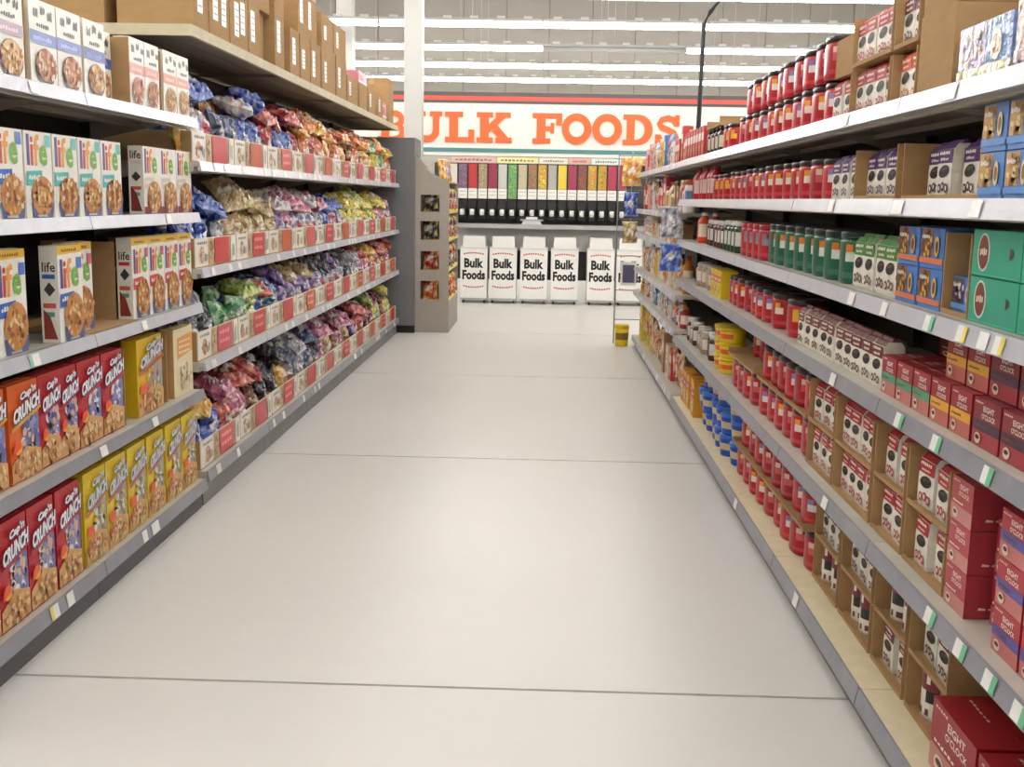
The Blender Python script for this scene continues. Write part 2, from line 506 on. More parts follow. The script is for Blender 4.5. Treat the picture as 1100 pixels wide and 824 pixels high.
for k, (nm, h, sp) in enumerate(DC):
    x = -1.4565 + .1405 * k
    rnd = random.Random(k)
    col = c(h)
    t = thing('bulk_dispenser', 'clear gravity dispenser filled with %s food, above the bulk bins' % nm, 'dispenser', (x, BY - .08, 1.43), 0, 'gravity dispensers in a row')
    low = .02 if nm == 'green' else .165
    m = MB('printed_carton'); m.box(-.058, .058, -.09, .12, low, .5, col)
    if sp:
        pr = Print(m, (-.058, -.09, low), (1, 0, 0), (0, 0, 1), (0, -1, 0))
        for _ in range(34):
            pr.ell(rnd.uniform(.012, .104), rnd.uniform(.02, .5 - low - .02), .011, .009, tuple(min(1, v * rnd.choice((.35, .6, 1.5, 2.0))) for v in col), 6, rnd.random() * 3, _ % 5 == 0)
    part('contents', m, t)
    m = MB('clear_acrylic')
    m.box(-.066, -.062, -.1, .125, 0, .515); m.box(.062, .066, -.1, .125, 0, .515)
    part('hopper', m, t)
    if nm != 'green':
        m = MB(); m.box(-.062, .062, -.105, -.05, .02, .16, c('#e2ded6'))
        pr = Print(m, (-.062, -.105, .02), (1, 0, 0), (0, 0, 1), (0, -1, 0))
        pr.squiggle(.015, .09, .09, .02, c('#a39d96'), rnd, 5); pr.squiggle(.015, .04, .09, .02, c('#b5ada6'), rnd, 6)
        part('product_label', m, t)
    m = MB('black_plastic'); m.box(-.05, .05, -.14, .01, -.13, .0, dx=-.008)
    m.box(-.04, .04, -.17, -.05, -.26, -.13, dx=-.008)
    part('chute', m, t)
    m = MB('glossy_plastic'); m.lathe([(.001, -.215), (.03, -.21), (.034, -.17), (.03, -.13), (.001, -.125)], c('#d9d6cf'), 12, cy=-.2)
    part('handle', m, t)

# rolling bulk bins
def bin_meshes():
    b = MB('glossy_plastic'); b.box(-.185, .185, 0, .42, .07, .76, c('#eceae4'), dx=-.006)
    pr = Print(b, (-.185, 0, .07), (1, 0, 0), (0, 0, 1), (0, -1, 0))
    pr.text('Bulk', .05, .42, .27, .135, c('#151515'), .045)
    pr.text('Foods', .025, .255, .32, .135, c('#151515'), .045)
    for v, cv in ((.6, .02), (.16, -.02)):
        pr.k += 1
        for i in range(9):
            u = .04 + .29 * i / 9
            a = cv * (1 - ((i - 4) / 4.5) ** 2)
            pr.poly([(u, v + a), (u + .024, v + a), (u + .024, v + a + .02), (u, v + a + .02)], c('#c8544f'), False)
    l = MB('glossy_plastic'); l.box(-.19, .19, -.01, .43, .76, .785, c('#d9d8d4')); l.box(-.16, .16, .05, .4, .785, .93, c('#e6e4de'), dx=.01)
    d = MB('grey_steel'); d.box(-.19, .19, -.02, .43, .045, .07)
    w = MB('black_plastic')
    rows = [[(x, .02 + .022 * math.cos(2 * PI * j / 12), .0225 + .022 * math.sin(2 * PI * j / 12)) for j in range(12)] for x in (-.012, .012)]
    w.grid(rows, lambda a, b: (0, 0, 0), 0, True, False, (0, 0, 0), (0, 0, 0))
    return b.mesh('tub'), l.mesh('lid'), d.mesh('dolly'), w.mesh('caster')
BM = bin_meshes()
for k, x in enumerate((-.985, -.575, -.145, .285, .79, 1.2)):
    t = thing('bulk_bin', 'white rolling bin printed Bulk Foods, %s from the left' % ORD[k], 'bin', (x, BY - .52, 0), 0, 'bulk foods bins')
    link('tub', BM[0], t); link('lid', BM[1], t); link('dolly', BM[2], t)
    for cx in (-.15, .15):
        for cy in (0, .36):
            link('caster', BM[3], t, (cx, cy, 0))
m = MB('white_metal'); t = thing('counter_scale', 'white counter scale on the steel shelf above the bins', 'scale', (-.19, BY - .3, 1.101))
m.box(-.14, .14, 0, .2, .0, .05, dx=.02); part('base', m, t)
part('tray', bx('grey_steel', -.16, .16, -.02, .2, .05, .07), t)
part('display_head', bx('white_metal', -.08, .08, -.015, .03, .071, .105), t)

# ------------------------------------------------------------------ gondola shelving
def bay(side, y0, y1, zs, label, depth=.46, rail='rail_light', rails=None, kick='kick_dark', top=None, deck='shelf_metal', tags=(), group=None, slots=()):
    xf = XL if side < 0 else XR
    s = side
    def X(d): return xf + s * d                       # d metres behind the front edge
    def B(m, d0, d1, a, b, z0, z1, **k):
        xa, xb = sorted((X(d0), X(d1)))
        m.box(xa, xb, a, b, z0, z1, **k)
    org = (xf, (y0 + y1) / 2, 0)
    t = thing('shelving_bay', label, 'shelving', org, 0, group)
    top = top or zs[0] + .25
    m = MB('dark_panel'); B(m, depth + .005, depth + .03, y0 + .005, y1 - .005, .1, top); part('back_panel', local(m, org), t)
    for a in (y0 + .002, y1 - .032):
        m = MB('dark_panel'); B(m, depth - .03, depth + .03, a, a + .03, 0, top); part('upright', local(m, org), t)
    m = MB(kick); B(m, .018, .03, y0 + .002, y1 - .002, 0, zs[-1] - .05); part('kick_plate', local(m, org), t)
    for i, z in enumerate(zs):
        m = MB(deck if i == len(zs) - 1 else 'shelf_metal')
        B(m, .001, depth, y0 + .002, y1 - .002, z - .022, z)
        B(m, .02, .05, y0 + .002, y1 - .002, z - .045, z - .022)
        B(m, depth * .55, depth * .6, y0 + .002, y1 - .002, z - .04, z - .022)
        sh = part('shelf', local(m, org), t)
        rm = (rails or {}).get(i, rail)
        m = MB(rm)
        h = .048 if i == len(zs) - 1 else .04
        xa, xb = X(-.016), X(0)
        a, b = y0 + .003, y1 - .003
        q = [(X(-.016), z - h), (X(0), z - h), (X(0), z + .003), (X(-.006), z + .003)]
        if s < 0: q = q[::-1]
        for (p0, p1) in zip(q, q[1:] + q[:1]):
            m.face([(p0[0], a, p0[1]), (p0[0], b, p0[1]), (p1[0], b, p1[1]), (p1[0], a, p1[1])][::-1])
        m.face([(p[0], a, p[1]) for p in q][::1]); m.face([(p[0], b, p[1]) for p in q][::-1])
        rl = part('price_rail', local(m, org), sh)
        if i in slots:
            m = MB('black_plastic')
            n = int((y1 - y0 - .04) / .022)
            for k in range(n):
                ya = y0 + .02 + k * .022
                xa, xb = sorted((X(.006), X(.022)))
                m.face([(xa, ya, z + .0006), (xb, ya + .004, z + .0006), (xb, ya + .014, z + .0006), (xa, ya + .010, z + .0006)])
            part('slot_row', local(m, org), sh)
        for (ti, yy, w, kind) in tags:
            if ti == i and y0 < yy < y1:
                m = MB()
                x0, x1 = X(-.0165), X(-.0085)
                za, zb = z - h + .004, z - .001
                def quad(ya, yb, col, e=0.):
                    e = -s * e
                    q = [(x0 + e, ya, za), (x0 + e, yb, za), (x1 + e, yb, zb), (x1 + e, ya, zb)]
                    e2 = s * .0012
                    m.face(q if s > 0 else q, col); m.face([(p[0] + e2, p[1], p[2]) for p in q][::-1], col)
                quad(yy - w / 2, yy + w / 2, c('#eceae6'), .0015)
                if kind == 'g': quad(yy - w / 2, yy - w / 2 + .022, c('#6fbf93'), .002)
                if kind == 'y': quad(yy - w / 2, yy - w / 2 + .02, c('#ead65c'), .002)
                if kind == 't': quad(yy - w / 2, yy - w / 2 + .022, c('#8fc7b0'), .002)
                part('price_tag', local(m, org), sh)
        for a in (y0 + .004, y1 - .01):
            m = MB('shelf_metal')
            d1, d2 = depth, .12
            xa, xb, xc = X(d2), X(d1), X(d1)
            P = [(xa, z - .024), (xb, z - .024), (xc, z - .11)]
            if i == len(zs) - 1: continue
            m.face([(p[0], a, p[1]) for p in P]); m.face([(p[0], a + .006, p[1]) for p in P][::-1])
            for p0, p1 in zip(P, P[1:] + P[:1]):
                m.face([(p0[0], a, p0[1]), (p0[0], a + .006, p0[1]), (p1[0], a + .006, p1[1]), (p1[0], a, p1[1])])
            part('bracket', local(m, org), sh)
    return t

ZL = [1.775, 1.363, .958, .561, .137]
ZC = [1.590, 1.110, .680, .165]
ZR = [1.723, 1.466, 1.199, .935, .539, .11]
ZF = [1.720, 1.375, 1.145, .81, .57, .115]
ltags = [(0, 3.42, .06, 'w'), (1, 4.6, .06, 'w'), (2, 3.33, .07, 't'), (2, 4.28, .05, 'w'), (3, 3.83, .06, 'w'), (3, 4.36, .06, 'w'), (4, 3.38, .06, 'y'), (4, 3.5, .05, 'w'), (4, 4.32, .08, 'w'), (4, 4.2, .05, 'w')]
for k, (a, b) in enumerate(((2.6, 3.81), (3.81, 5.03))):
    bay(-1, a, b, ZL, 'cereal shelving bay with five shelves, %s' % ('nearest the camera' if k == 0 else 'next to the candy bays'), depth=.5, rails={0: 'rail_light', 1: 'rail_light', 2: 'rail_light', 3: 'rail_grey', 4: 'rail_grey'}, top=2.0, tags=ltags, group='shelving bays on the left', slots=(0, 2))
for k in range(6):
    a = 5.05 + 1.15 * k
    tg = [(i, a + random.uniform(.08, 1.07), .05, 'w') for i in range(4) for _ in range(3)]
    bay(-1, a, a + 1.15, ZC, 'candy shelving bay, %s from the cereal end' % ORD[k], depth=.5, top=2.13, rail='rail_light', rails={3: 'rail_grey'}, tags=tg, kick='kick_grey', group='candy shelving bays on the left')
rtags = [(0, 2.62, .1, 'w'), (0, 3.5, .06, 'w'), (1, 2.4, .06, 'w'), (1, 2.93, .09, 'w'), (1, 3.6, .06, 'w'), (2, 3.3, .06, 'w'), (2, 2.98, .05, 'w'), (2, 2.63, .06, 'g'), (2, 2.42, .055, 'y'), (2, 2.3, .05, 'w'), (2, 2.22, .05, 'y'),
         (3, 3.45, .06, 'w'), (3, 2.79, .06, 'g'), (3, 2.52, .06, 'g'), (3, 2.22, .05, 'g'), (4, 3.45, .06, 'w'), (4, 2.47, .06, 'g'), (4, 2.28, .06, 'g'), (4, 2.12, .06, 'g'), (4, 1.98, .06, 'g'), (5, 3.75, .06, 'w'), (5, 5.0, .06, 'w')]
rb = [.6, 1.79, 2.985, 4.17, 5.36, 6.55, 7.74, 8.93, 10.12, 11.31]
for k in range(6):
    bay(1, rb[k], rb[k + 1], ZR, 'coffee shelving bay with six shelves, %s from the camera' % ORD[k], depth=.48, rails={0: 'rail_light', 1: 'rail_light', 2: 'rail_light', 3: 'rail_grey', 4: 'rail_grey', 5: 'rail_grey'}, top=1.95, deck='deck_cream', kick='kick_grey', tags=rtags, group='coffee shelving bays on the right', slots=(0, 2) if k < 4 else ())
for k in range(6, 9):
    tg = [(i, rb[k] + random.uniform(.08, 1.1), .05, 'w') for i in range(6) for _ in range(4)]
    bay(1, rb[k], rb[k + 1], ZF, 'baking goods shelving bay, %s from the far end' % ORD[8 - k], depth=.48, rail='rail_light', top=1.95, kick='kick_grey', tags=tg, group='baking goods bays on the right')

# gondola end on the left, overstock deck above the candy
t = thing('gondola_end_panel', 'dark grey steel end unit closing the candy shelving', 'panel', (-1.95, 12.0, 0))
part('side_panel', bx('end_grey', -.6, .555, 0, .03, 0, 2.07), t)
part('back_panel', bx('end_grey', -.6, .1, .03, .06, 0, 2.07), t)
part('outer_post', bx('end_grey', .52, .555, .03, .6, 0, 2.07), t)
part('kick', bx('black_plastic', -.6, .56, -.01, .0, 0, .08), t)
t = thing('overstock_deck', 'long wooden overstock deck above the candy bays, stacked with cartons', 'shelf', (-1.95, 8.47, 2.13))
for k in range(7):
    for a, b in ((-3.44, 0), (0.004, 3.44)):
        part('plank', bx('plank_wood', -.62 + k * .142, -.62 + k * .142 + .134, a, b, .02, .045), t)
for a in (-3.44, -1.72, 0, 1.72, 3.4):
    part('cross_beam', bx('plank_wood', -.62, .37, a, a + .04, .002, .02), t)
part('edge_board', bx('plank_edge', .372, .392, -3.44, 3.44, .0, .048), t)
part('end_board', bx('plank_edge', -.62, .392, -3.46, -3.44, .0, .048), t)

# ------------------------------------------------------------------ product builders
# local frame: x to the shopper's right, front face at y=0 looking to -y, depth to +y, z up
WHITE, INK = c('#efebe0'), c('#2b2623')
def front(m, w, z=0, y=0): return Print(m, (-w / 2, y, z), (1, 0, 0), (0, 0, 1), (0, -1, 0))
def sideL(m, w, d): return Print(m, (-w / 2, d, 0), (0, -1, 0), (0, 0, 1), (-1, 0, 0))
def sideR(m, w, d): return Print(m, (w / 2, 0, 0), (0, 1, 0), (0, 0, 1), (1, 0, 0))
OATS = [c(h) for h in ('#d9a45e', '#c98a4a', '#e6c08a', '#b87440', '#8f5a34', '#e9cfa0')]
REDOATS = [c(h) for h in ('#d08a62', '#b86a48', '#e2b48e', '#9c5440', '#ecd2b4', '#c47a5a')]

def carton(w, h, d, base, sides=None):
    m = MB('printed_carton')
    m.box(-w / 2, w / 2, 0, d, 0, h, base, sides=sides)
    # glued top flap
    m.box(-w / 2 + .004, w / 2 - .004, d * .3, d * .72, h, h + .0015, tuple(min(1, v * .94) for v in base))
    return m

def granola(band, bowl, cols, w=.19, seed=1):
    def f():
        rnd = random.Random(seed)
        h, d = .262, .058
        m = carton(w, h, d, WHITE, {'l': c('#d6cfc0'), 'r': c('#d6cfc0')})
        p = front(m, w)
        for i in range(3):
            p.squiggle(.03 + .05 * i, .205 + .012 * (i % 2), .035, .035, INK, rnd, 4)
        p.squiggle(.05, .178, .09, .016, c('#5c554d'), rnd, 6)
        p.poly([(0, .128), (w, .128), (w, .165), (0, .168)], band)
        p.squiggle(.025, .138, w - .06, .016, tuple(min(1, v * 1.5 + .2) for v in band), rnd, 8)
        p.ell(w * .54, .06, w * .4, .058, bowl, 20)
        p.poly([(0, 0), (w, 0), (w, .01), (0, .01)], bowl)
        p.ell(w * .55, .066, w * .37, .05, cols[0], 18)
        p.flakes(w * .55, .066, w * .36, .048, cols, 60, .0095, rnd)
        return 'cereal_box', m.mesh('granola_box'), []
    return f

def life(label, patch, value=False, dark=None, w=.19, seed=2):
    def f():
        rnd = random.Random(seed)
        h, d = (.315 if value else .268), .06
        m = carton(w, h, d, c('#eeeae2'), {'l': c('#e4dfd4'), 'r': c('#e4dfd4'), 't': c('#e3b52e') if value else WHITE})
        p = front(m, w)
        top = h
        if value:
            p.poly([(0, h - .03), (w, h - .026), (w, h), (0, h)], c('#e8b92f'))
            p.squiggle(.03, h - .022, w - .07, .012, c('#8a5a1e'), rnd, 8)
            top = h - .034
        lh = .085
        lv = top - lh - .02
        p.text('l', .016, lv, .02, lh * 1.12, c('#5a3f86'), .02)
        p.text('i', .041, lv, .02, lh * 1.05, c('#c8402f'), .02)
        p.text('f', .062, lv, .042, lh * 1.14, c('#eb9a32'), .02)
        p.text('e', .1, lv, .058, lh * .78, c('#76b043'), .03)
        if patch is not None:
            p.rect(w - .045, top - .045, w - .008, top - .008, patch)
        p.poly([(.004, lv - .062), (w * .62, lv - .056), (w * .6, lv - .014), (.008, lv - .018)], label)
        p.squiggle(.02, lv - .045, w * .42, .018, WHITE, rnd, 5)
        if dark is not None:
            p.rect(0, 0, w, .03, dark)
        bh = .062 if not value else .075
        p.poly([(w * .22, .0), (w * .95, .0), (w * .99, .05), (w * .16, .05)], c('#56608f') if dark is None else dark)
        p.ell(w * .58, bh + .008, w * .4, bh, OATS[1], 18)
        p.flakes(w * .58, bh + .01, w * .37, bh * .9, OATS, 50, .012, rnd)
        p.rect(.06, .004, .13, .011, c('#b9b2a6'))
        q = sideL(m, w, d)
        q.text('life', .008, top - .05, .044, .032, c('#5a3a34'), .02)
        q.rect(.008, top - .072, .05, top - .058, label)
        q.poly([(.012, h * .55), (.03, h * .48), (.05, h * .55), (.03, h * .63)], c('#3a3a40'))
        q.rect(.008, h * .36, .05, h * .41, c('#c85a4a')); q.rect(.01, h * .27, .045, h * .32, c('#58a080'))
        q.poly([(.008, .012), (.052, .012), (.03, .085), (.008, .11)], dark or c('#8a3a30'))
        return 'cereal_box', m.mesh('oat_square_box'), []
    return f

def crunch(base, word, band, w=.2, h=.305, seed=3, yellow=False):
    def f():
        rnd = random.Random(seed)
        d = .06
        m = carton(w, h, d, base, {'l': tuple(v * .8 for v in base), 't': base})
        p = front(m, w)
        # milk splash and swirl behind the bowl
        p.poly([(w * .3, h * .1), (w, h * .16), (w, h * .62), (w * .62, h * .66), (w * .42, h * .5)], c('#7a78a8') if not yellow else c('#a9a294'))
        p.flakes(w * .66, h * .44, w * .28, h * .2, [c(k) for k in (('#e9e6ea', '#8f8fc0', '#d9b59a', '#5f62a0') if not yellow else ('#e9e2d0', '#9a9cae', '#c98a52', '#7a8a5a', '#d9c24a'))], 46, .017, rnd)
        p.poly([(0, h * .02), (w, h * .02), (w, h * .26), (w * .5, h * .34), (0, h * .2)], c('#d8a56a'))
        p.flakes(w * .5, h * .15, w * .44, h * .12, [c(k) for k in ('#e0b078', '#c98d50', '#efd0a0', '#b87a44', '#e8c48c')] + ([c('#c8453a'), c('#6f9a4a')] if yellow else []), 64, .012, rnd)
        p.ell(w * .2, h * .36, w * .14, h * .07, c('#f0a42c') if not yellow else c('#e2762c'), 10)
        p.poly([(w * .03, h * .3), (w * .3, h * .36), (w * .26, h * .44), (w * .06, h * .4)], c('#e8552c'))
        # lettering on a rising slant
        p.poly([(0, h * .53), (w, h * .69), (w, h * .74), (0, h * .57)], band)
        lt_ = c('#f2f2f4') if not yellow else c('#d3d6da')
        for off, kc, bo in ((.006, word, .06), (0, lt_, .05)):
            p.text("Cap'n", w * .3 + off, h * .8 - off * .7, w * .54, h * .1, kc, bo, .1, .2)
            p.text('CRUNCH', w * .05 + off, h * .6 - off * .7, w * .9, h * .15, kc, bo, .1, .22)
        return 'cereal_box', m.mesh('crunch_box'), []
    return f

def tan_box():
    rnd = random.Random(5)
    w, h, d = .26, .3, .06
    m = carton(w, h, d, c('#e9d9b0'), {'t': c('#e4c136'), 'l': c('#c49a62')})
    p = front(m, w)
    p.poly([(.05, h * .55), (w, h * .62), (w, h * .9), (.05, h * .86)], c('#e9a456'))
    for i in range(3): p.squiggle(.07, h * (.62 + .08 * i), w * .6, .014, c('#fbe7c4'), rnd, 7)
    p.ell(w * .55, h * .3, w * .36, h * .2, c('#efe6cc'), 18)
    p.flakes(w * .55, h * .28, w * .34, h * .18, [c('#e6d2a8'), c('#cfae7c'), c('#f1e6cf'), c('#bf9560')], 50, .014, rnd)
    return 'cereal_box', m.mesh('tan_cereal_box'), []

def case_box(w, h, d, stickers=1, seed=0, flapgap=True):
    def f():
        rnd = random.Random(seed)
        m = MB('cardboard', 'printed_carton')
        m.box(-w / 2, w / 2, 0, d, 0, h)
        # closed top flaps with a seam and tape
        m.box(-w / 2, w / 2, 0, d / 2 - .002, h, h + .003); m.box(-w / 2, w / 2, d / 2 + .002, d, h, h + .003)
        p = front(m, w); p.mi = 1
        for i in range(stickers):
            u = w * (.16 + .4 * i) + rnd.uniform(0, .03)
            sw, shh = min(.08, w * .35), h * rnd.uniform(.4, .62)
            v = h * rnd.uniform(.18, .3)
            p.rect(u, v, u + sw, v + shh, c('#e6e3da'))
            for j in range(4): p.rect(u + .008, v + shh * (.15 + .2 * j), u + sw - .01, v + shh * (.15 + .2 * j) + .008, c('#8f8a82'))
        return 'cardboard_carton', m.mesh('cardboard_carton'), [('packing_tape', _tape(w, h, d))]
    return f
def _tape(w, h, d):
    m = MB('printed_carton')
    col = c('#b89a6c')
    m.box(-w / 2 - .0006, w / 2 + .0006, d / 2 - .024, d / 2 + .024, h + .003, h + .0036, col)
    m.box(-w / 2 - .0012, -w / 2, d / 2 - .024, d / 2 + .024, h - .06, h + .0036, col)
    m.box(w / 2, w / 2 + .0012, d / 2 - .024, d / 2 + .024, h - .06, h + .0036, col)
    return m.mesh('packing_tape')

def open_case(w, h, d, back=True, wall=.006, rim=None):
    # shelf-ready case: floor, two side walls, back, low front lip ; front edge at y=0
    rim = rim if rim is not None else .012
    def f():
        m = MB('cardboard'); m.box(-w / 2, w / 2, 0, d, 0, .004)
        ps = []
        for x in (-w / 2, w / 2 - wall):
            s = MB('cardboard'); s.box(x, x + wall, 0, d, .004, h); ps.append(('side_wall', s.mesh('side_wall')))
        s = MB('cardboard'); s.box(-w / 2 + wall, w / 2 - wall, d - wall, d, .004, h); ps.append(('back_wall', s.mesh('back_wall')))
        if rim: s = MB('cardboard'); s.box(-w / 2 + wall, w / 2 - wall, 0, .004, .004, rim); ps.append(('front_lip', s.mesh('front_lip')))
        return 'shelf_case', m.mesh('case_floor'), ps
    return f

def coffee_bag(band, cup=INK, dots=None, w=.1, h=.145, seed=1, lightbase=None):
    def f():
        rnd = random.Random(seed)
        base = lightbase or c('#ece6d8')
        d = .065
        m = MB('coffee_foil')
        # block-bottom bag: sides bulge, top pinched to a folded crest
        zz = [0, .012, h * .5, h * .84, h * .93]
        hw = [w * .48, w * .5, w * .5, w * .485, w * .47]
        dd = [(.003, d - .003), (0, d), (0, d), (.004, d - .004), (.014, d - .014)]
        rows = []
        for z, a, (y0, y1) in zip(zz, hw, dd):
            rows.append([(-a, y0, z), (a, y0, z), (a, y1, z), (-a, y1, z)])
        m.grid(rows, lambda a, b: base if (a < 3 or b in (1, 3)) else band, 0, True, False, base, band)
        p = front(m, w)
        p.poly([(.002, h * .6), (w - .002, h * .6), (w - .003, h * .84), (.003, h * .84)], band)
        p.squiggle(.012, h * .74, w - .03, h * .07, c('#f6efe2'), rnd, 6)
        p.squiggle(.02, h * .64, w - .045, h * .06, c('#f0e2d4'), rnd, 5)
        p.ell(w * .5, h * .46, w * .36, h * .105, cup, 14, .12)
        p.ell(w * .5, h * .5, w * .25, h * .03, c('#5a4438'), 12, .12)
        k = dots or c('#6b4436')
        for i in range(3):
            p.ell(w * (.24 + .26 * i), h * (.17 + .03 * (i % 2)), w * .11, h * .085, k, 10, .4)
            p.ell(w * (.24 + .26 * i), h * (.17 + .03 * (i % 2)), w * .06, h * .045, base, 8, .4)
        p.poly([(.004, .006), (w * .96, .006), (w * .96, h * .06), (.004, h * .05)], tuple(v * .85 for v in base))
        t = MB('coffee_foil'); t.box(-w * .47, w * .47, d * .5 - .009, d * .5 + .009, h * .93, h, band, dy=.006)
        return 'coffee_bag', m.mesh('coffee_bag'), [('folded_top', t.mesh('folded_top'))]
    return f

def canister(base, r=.074, h=.145, accents=None, lid='#2a1d1c', seed=1, grip_shade=True):
    def f():
        rnd = random.Random(seed)
        n = 28
        prof = [(r * .93, 0), (r * .98, .006), (r, .018), (r, h * .22), (r, h * .42), (r, h * .6), (r, h * .74), (r * .985, h * .8), (r * .94, h * .84)]
        acc = accents or [c('#f0d8c8'), c('#e8962e')]
        dark = tuple(v * .45 for v in base)
        def colf(a, b):
            # b indexes the angle from the front (-y); the label sits round the front
            k = b if b <= n // 2 else b - n
            if a in (3, 4, 5) and 1 <= k <= 5: return acc[0] if (a == 4 and k in (2, 3, 4)) else (acc[1] if a == 5 and k in (2, 3) else base)
            if grip_shade and a in (3, 4) and 7 <= abs(k) <= 8: return dark  # hollow grip is not modelled; its shade is painted as darker faces
            if a == 2 and 1 <= k <= 5: return tuple(min(1, v * 1.25 + .04) for v in base)
            return base
        m = MB('glossy_plastic')
        m.lathe(prof, colf, n, 2.6, 0, r, 0, base, base)
        l = MB('glossy_plastic')
        L = c(lid)
        l.lathe([(r * .95, h * .84), (r * .985, h * .855), (r * .985, h * .95), (r * .95, h * .985), (r * .6, h), (.001, h)], L, n, 2.6, 0, r, 0, L)
        return 'coffee_canister', m.mesh('coffee_canister'), [('lid', l.mesh('lid'))]
    return f

def paper_can(band, seed=1, r=.0455, h=.149):
    def f():
        n = 24
        rnd = random.Random(seed)
        base = c('#e9e3d6')
        prof = [(r, 0), (r, h * .08), (r, h * .2), (r, h * .32), (r, h * .42), (r, h * .54), (r, h * .66), (r, h * .86), (r, h * .93)]
        def colf(a, b):
            k = b if b <= n // 2 else b - n
            if a == 6: return band if rnd.random() > .16 else c('#f4ece0')
            if a == 5: return band
            if a in (3, 4) and 1 <= k <= 6: return INK
            if a == 1 and rnd.random() > .5: return c('#6b4038')
            return base
        m = MB('glossy_plastic'); m.lathe(prof, colf, n, 2, 0, r, 0, base, base)
        l = MB('glossy_plastic'); l.lathe([(r * 1.02, h * .93), (r * 1.03, h * .99), (r * .97, h), (.001, h * .995)], c('#141212'), n, 2, 0, r, 0, c('#141212'))
        return 'coffee_can', m.mesh('coffee_can'), [('lid', l.mesh('lid'))]
    return f

def pod_box(base, band, w=.125, h=.105, d=.14, seed=1, fade=None, topt=False):
    def f():
        rnd = random.Random(seed)
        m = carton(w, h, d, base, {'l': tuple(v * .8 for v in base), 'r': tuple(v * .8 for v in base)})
        p = front(m, w)
        if fade is not None: p.rect(0, 0, w, h * .36, fade)
        if band is not None: p.rect(0, h * .34, w, h * .56, band)
        p.text('EIGHT', w * .38, h * .76, w * .4, h * .12, c('#f1e4d8'), .02)
        p.text("O'CLOCK", w * .34, h * .61, w * .5, h * .11, c('#f1e4d8'), .02)
        p.squiggle(w * .08, h * .9, w * .3, h * .05, c('#e9c9b8'), rnd, 5)
        p.squiggle(w * .1, h * .42, w * .5, h * .06, c('#f4ead8') if band is None else c('#7a4a22'), rnd, 6)
        p.ell(w * .25, h * .18, w * .12, h * .12, c('#e6cdb8'), 10)
        p.ell(w * .25, h * .2, w * .08, h * .05, c('#3a1c14'), 10)
        for q, L in ((sideL(m, w, d), d), (sideR(m, w, d), d), (Print(m, (-w / 2, 0, h + .0016), (1, 0, 0), (0, 1, 0), (0, 0, 1)), d)):
            ww = L if q.n.z < .5 else w
            q.text('EIGHT', ww * .3, h * .6 if q.n.z < .5 else d * .55, ww * .36, .014, c('#f1e4d8'), .02)
            q.text("O'CLOCK", ww * .26, h * .42 if q.n.z < .5 else d * .4, ww * .44, .014, c('#f1e4d8'), .02)
            q.squiggle(ww * .1, h * .2 if q.n.z < .5 else d * .2, ww * .45, .008, c('#e8c8b4'), rnd, 6)
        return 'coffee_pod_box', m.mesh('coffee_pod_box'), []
    return f

def pack(base, accents, w, h, d, seed=1, oval=None, name='snack_pack', film=False, blobs=26):
    def f():
        rnd = random.Random(seed)
        m = MB('bag_film' if film else 'printed_carton')
        m.box(-w / 2, w / 2, 0, d, 0, h, base)
        m.box(-w / 2 + .003, w / 2 - .003, d * .35, d * .65, h, h + .0015, tuple(v * .9 for v in base))
        p = front(m, w)
        if oval:
            p.ell(w * .24, h * .52, w * .13, h * .42, c('#c9d8c8'), 20); p.ell(w * .24, h * .52, w * .105, h * .37, oval, 20)
            p.squiggle(w * .17, h * .44, w * .15, h * .2, c('#ead9c0'), rnd, 4)
            p.poly([(w * .78, h * .4), (w * .84, h * .5), (w * .84, h * .6), (w * .78, h * .66)], c('#5a2a22'))
            p.rect(w * .05, h * .03, w * .95, h * .06, tuple(min(1, v * 1.5) for v in base))
            q = sideR(m, w, d)
            q.ell(d * .5, h * .52, d * .2, h * .36, c('#c9d8c8'), 18); q.ell(d * .5, h * .52, d * .165, h * .31, oval, 18)
            q.squiggle(d * .4, h * .46, d * .22, h * .14, c('#ead9c0'), rnd, 4)
        else:
            p.rect(0, h * .28, w * .52, h * .97, accents[0])
            p.flakes(w * .28, h * .6, w * .24, h * .3, [accents[0], accents[1], accents[2], tuple(v * .6 for v in accents[0])], blobs, min(w, h) * .1, rnd)
            p.rect(0, h * .12, w, h * .26, accents[-1])
            p.ell(w * .74, h * .55, w * .1, h * .26, accents[1], 12); p.ell(w * .74, h * .55, w * .06, h * .16, accents[2], 10)
            p.squiggle(w * .1, h * .72, w * .34, h * .14, WHITE, rnd, 5)
            q = sideR(m, w, d)
            q.rect(0, h * .12, d, h * .26, accents[-1]); q.squiggle(d * .15, h * .5, d * .6, h * .1, WHITE, rnd, 5)
        return name, m.mesh(name), []
    return f

def small_box(base, acc, w, h, d, seed):
    def f():
        rnd = random.Random(seed)
        m = carton(w, h, d, base)
        p = front(m, w)
        p.rect(0, h * .55, w, h * .8, acc[0])
        p.squiggle(w * .12, h * .61, w * .7, h * .12, WHITE, rnd, 5)
        p.ell(w * .5, h * .3, w * .32, h * .17, acc[1], 12)
        p.flakes(w * .5, h * .3, w * .26, h * .13, [acc[1], acc[0], WHITE], 9, w * .08, rnd)
        return 'food_box', m.mesh('food_box'), []
    return f
def jar(body, lab, lid, r=.04, h=.13, seed=1, name='food_jar'):
    def f():
        n = 16
        m = MB('glossy_plastic')
        m.lathe([(r * .9, 0), (r, h * .05), (r, h * .22), (r, h * .66), (r, h * .74), (r * .8, h * .84)], lambda a, b: lab if (a == 2 and (b % 5 or b > 8)) else body, n, 2, 0, r, 0, body, body)
        l = MB('glossy_plastic'); l.lathe([(r * .82, h * .84), (r * .84, h * .97), (r * .78, h), (.001, h)], lid, n, 2, 0, r, 0, lid)
        return name, m.mesh(name), [('lid', l.mesh('lid'))]
    return f
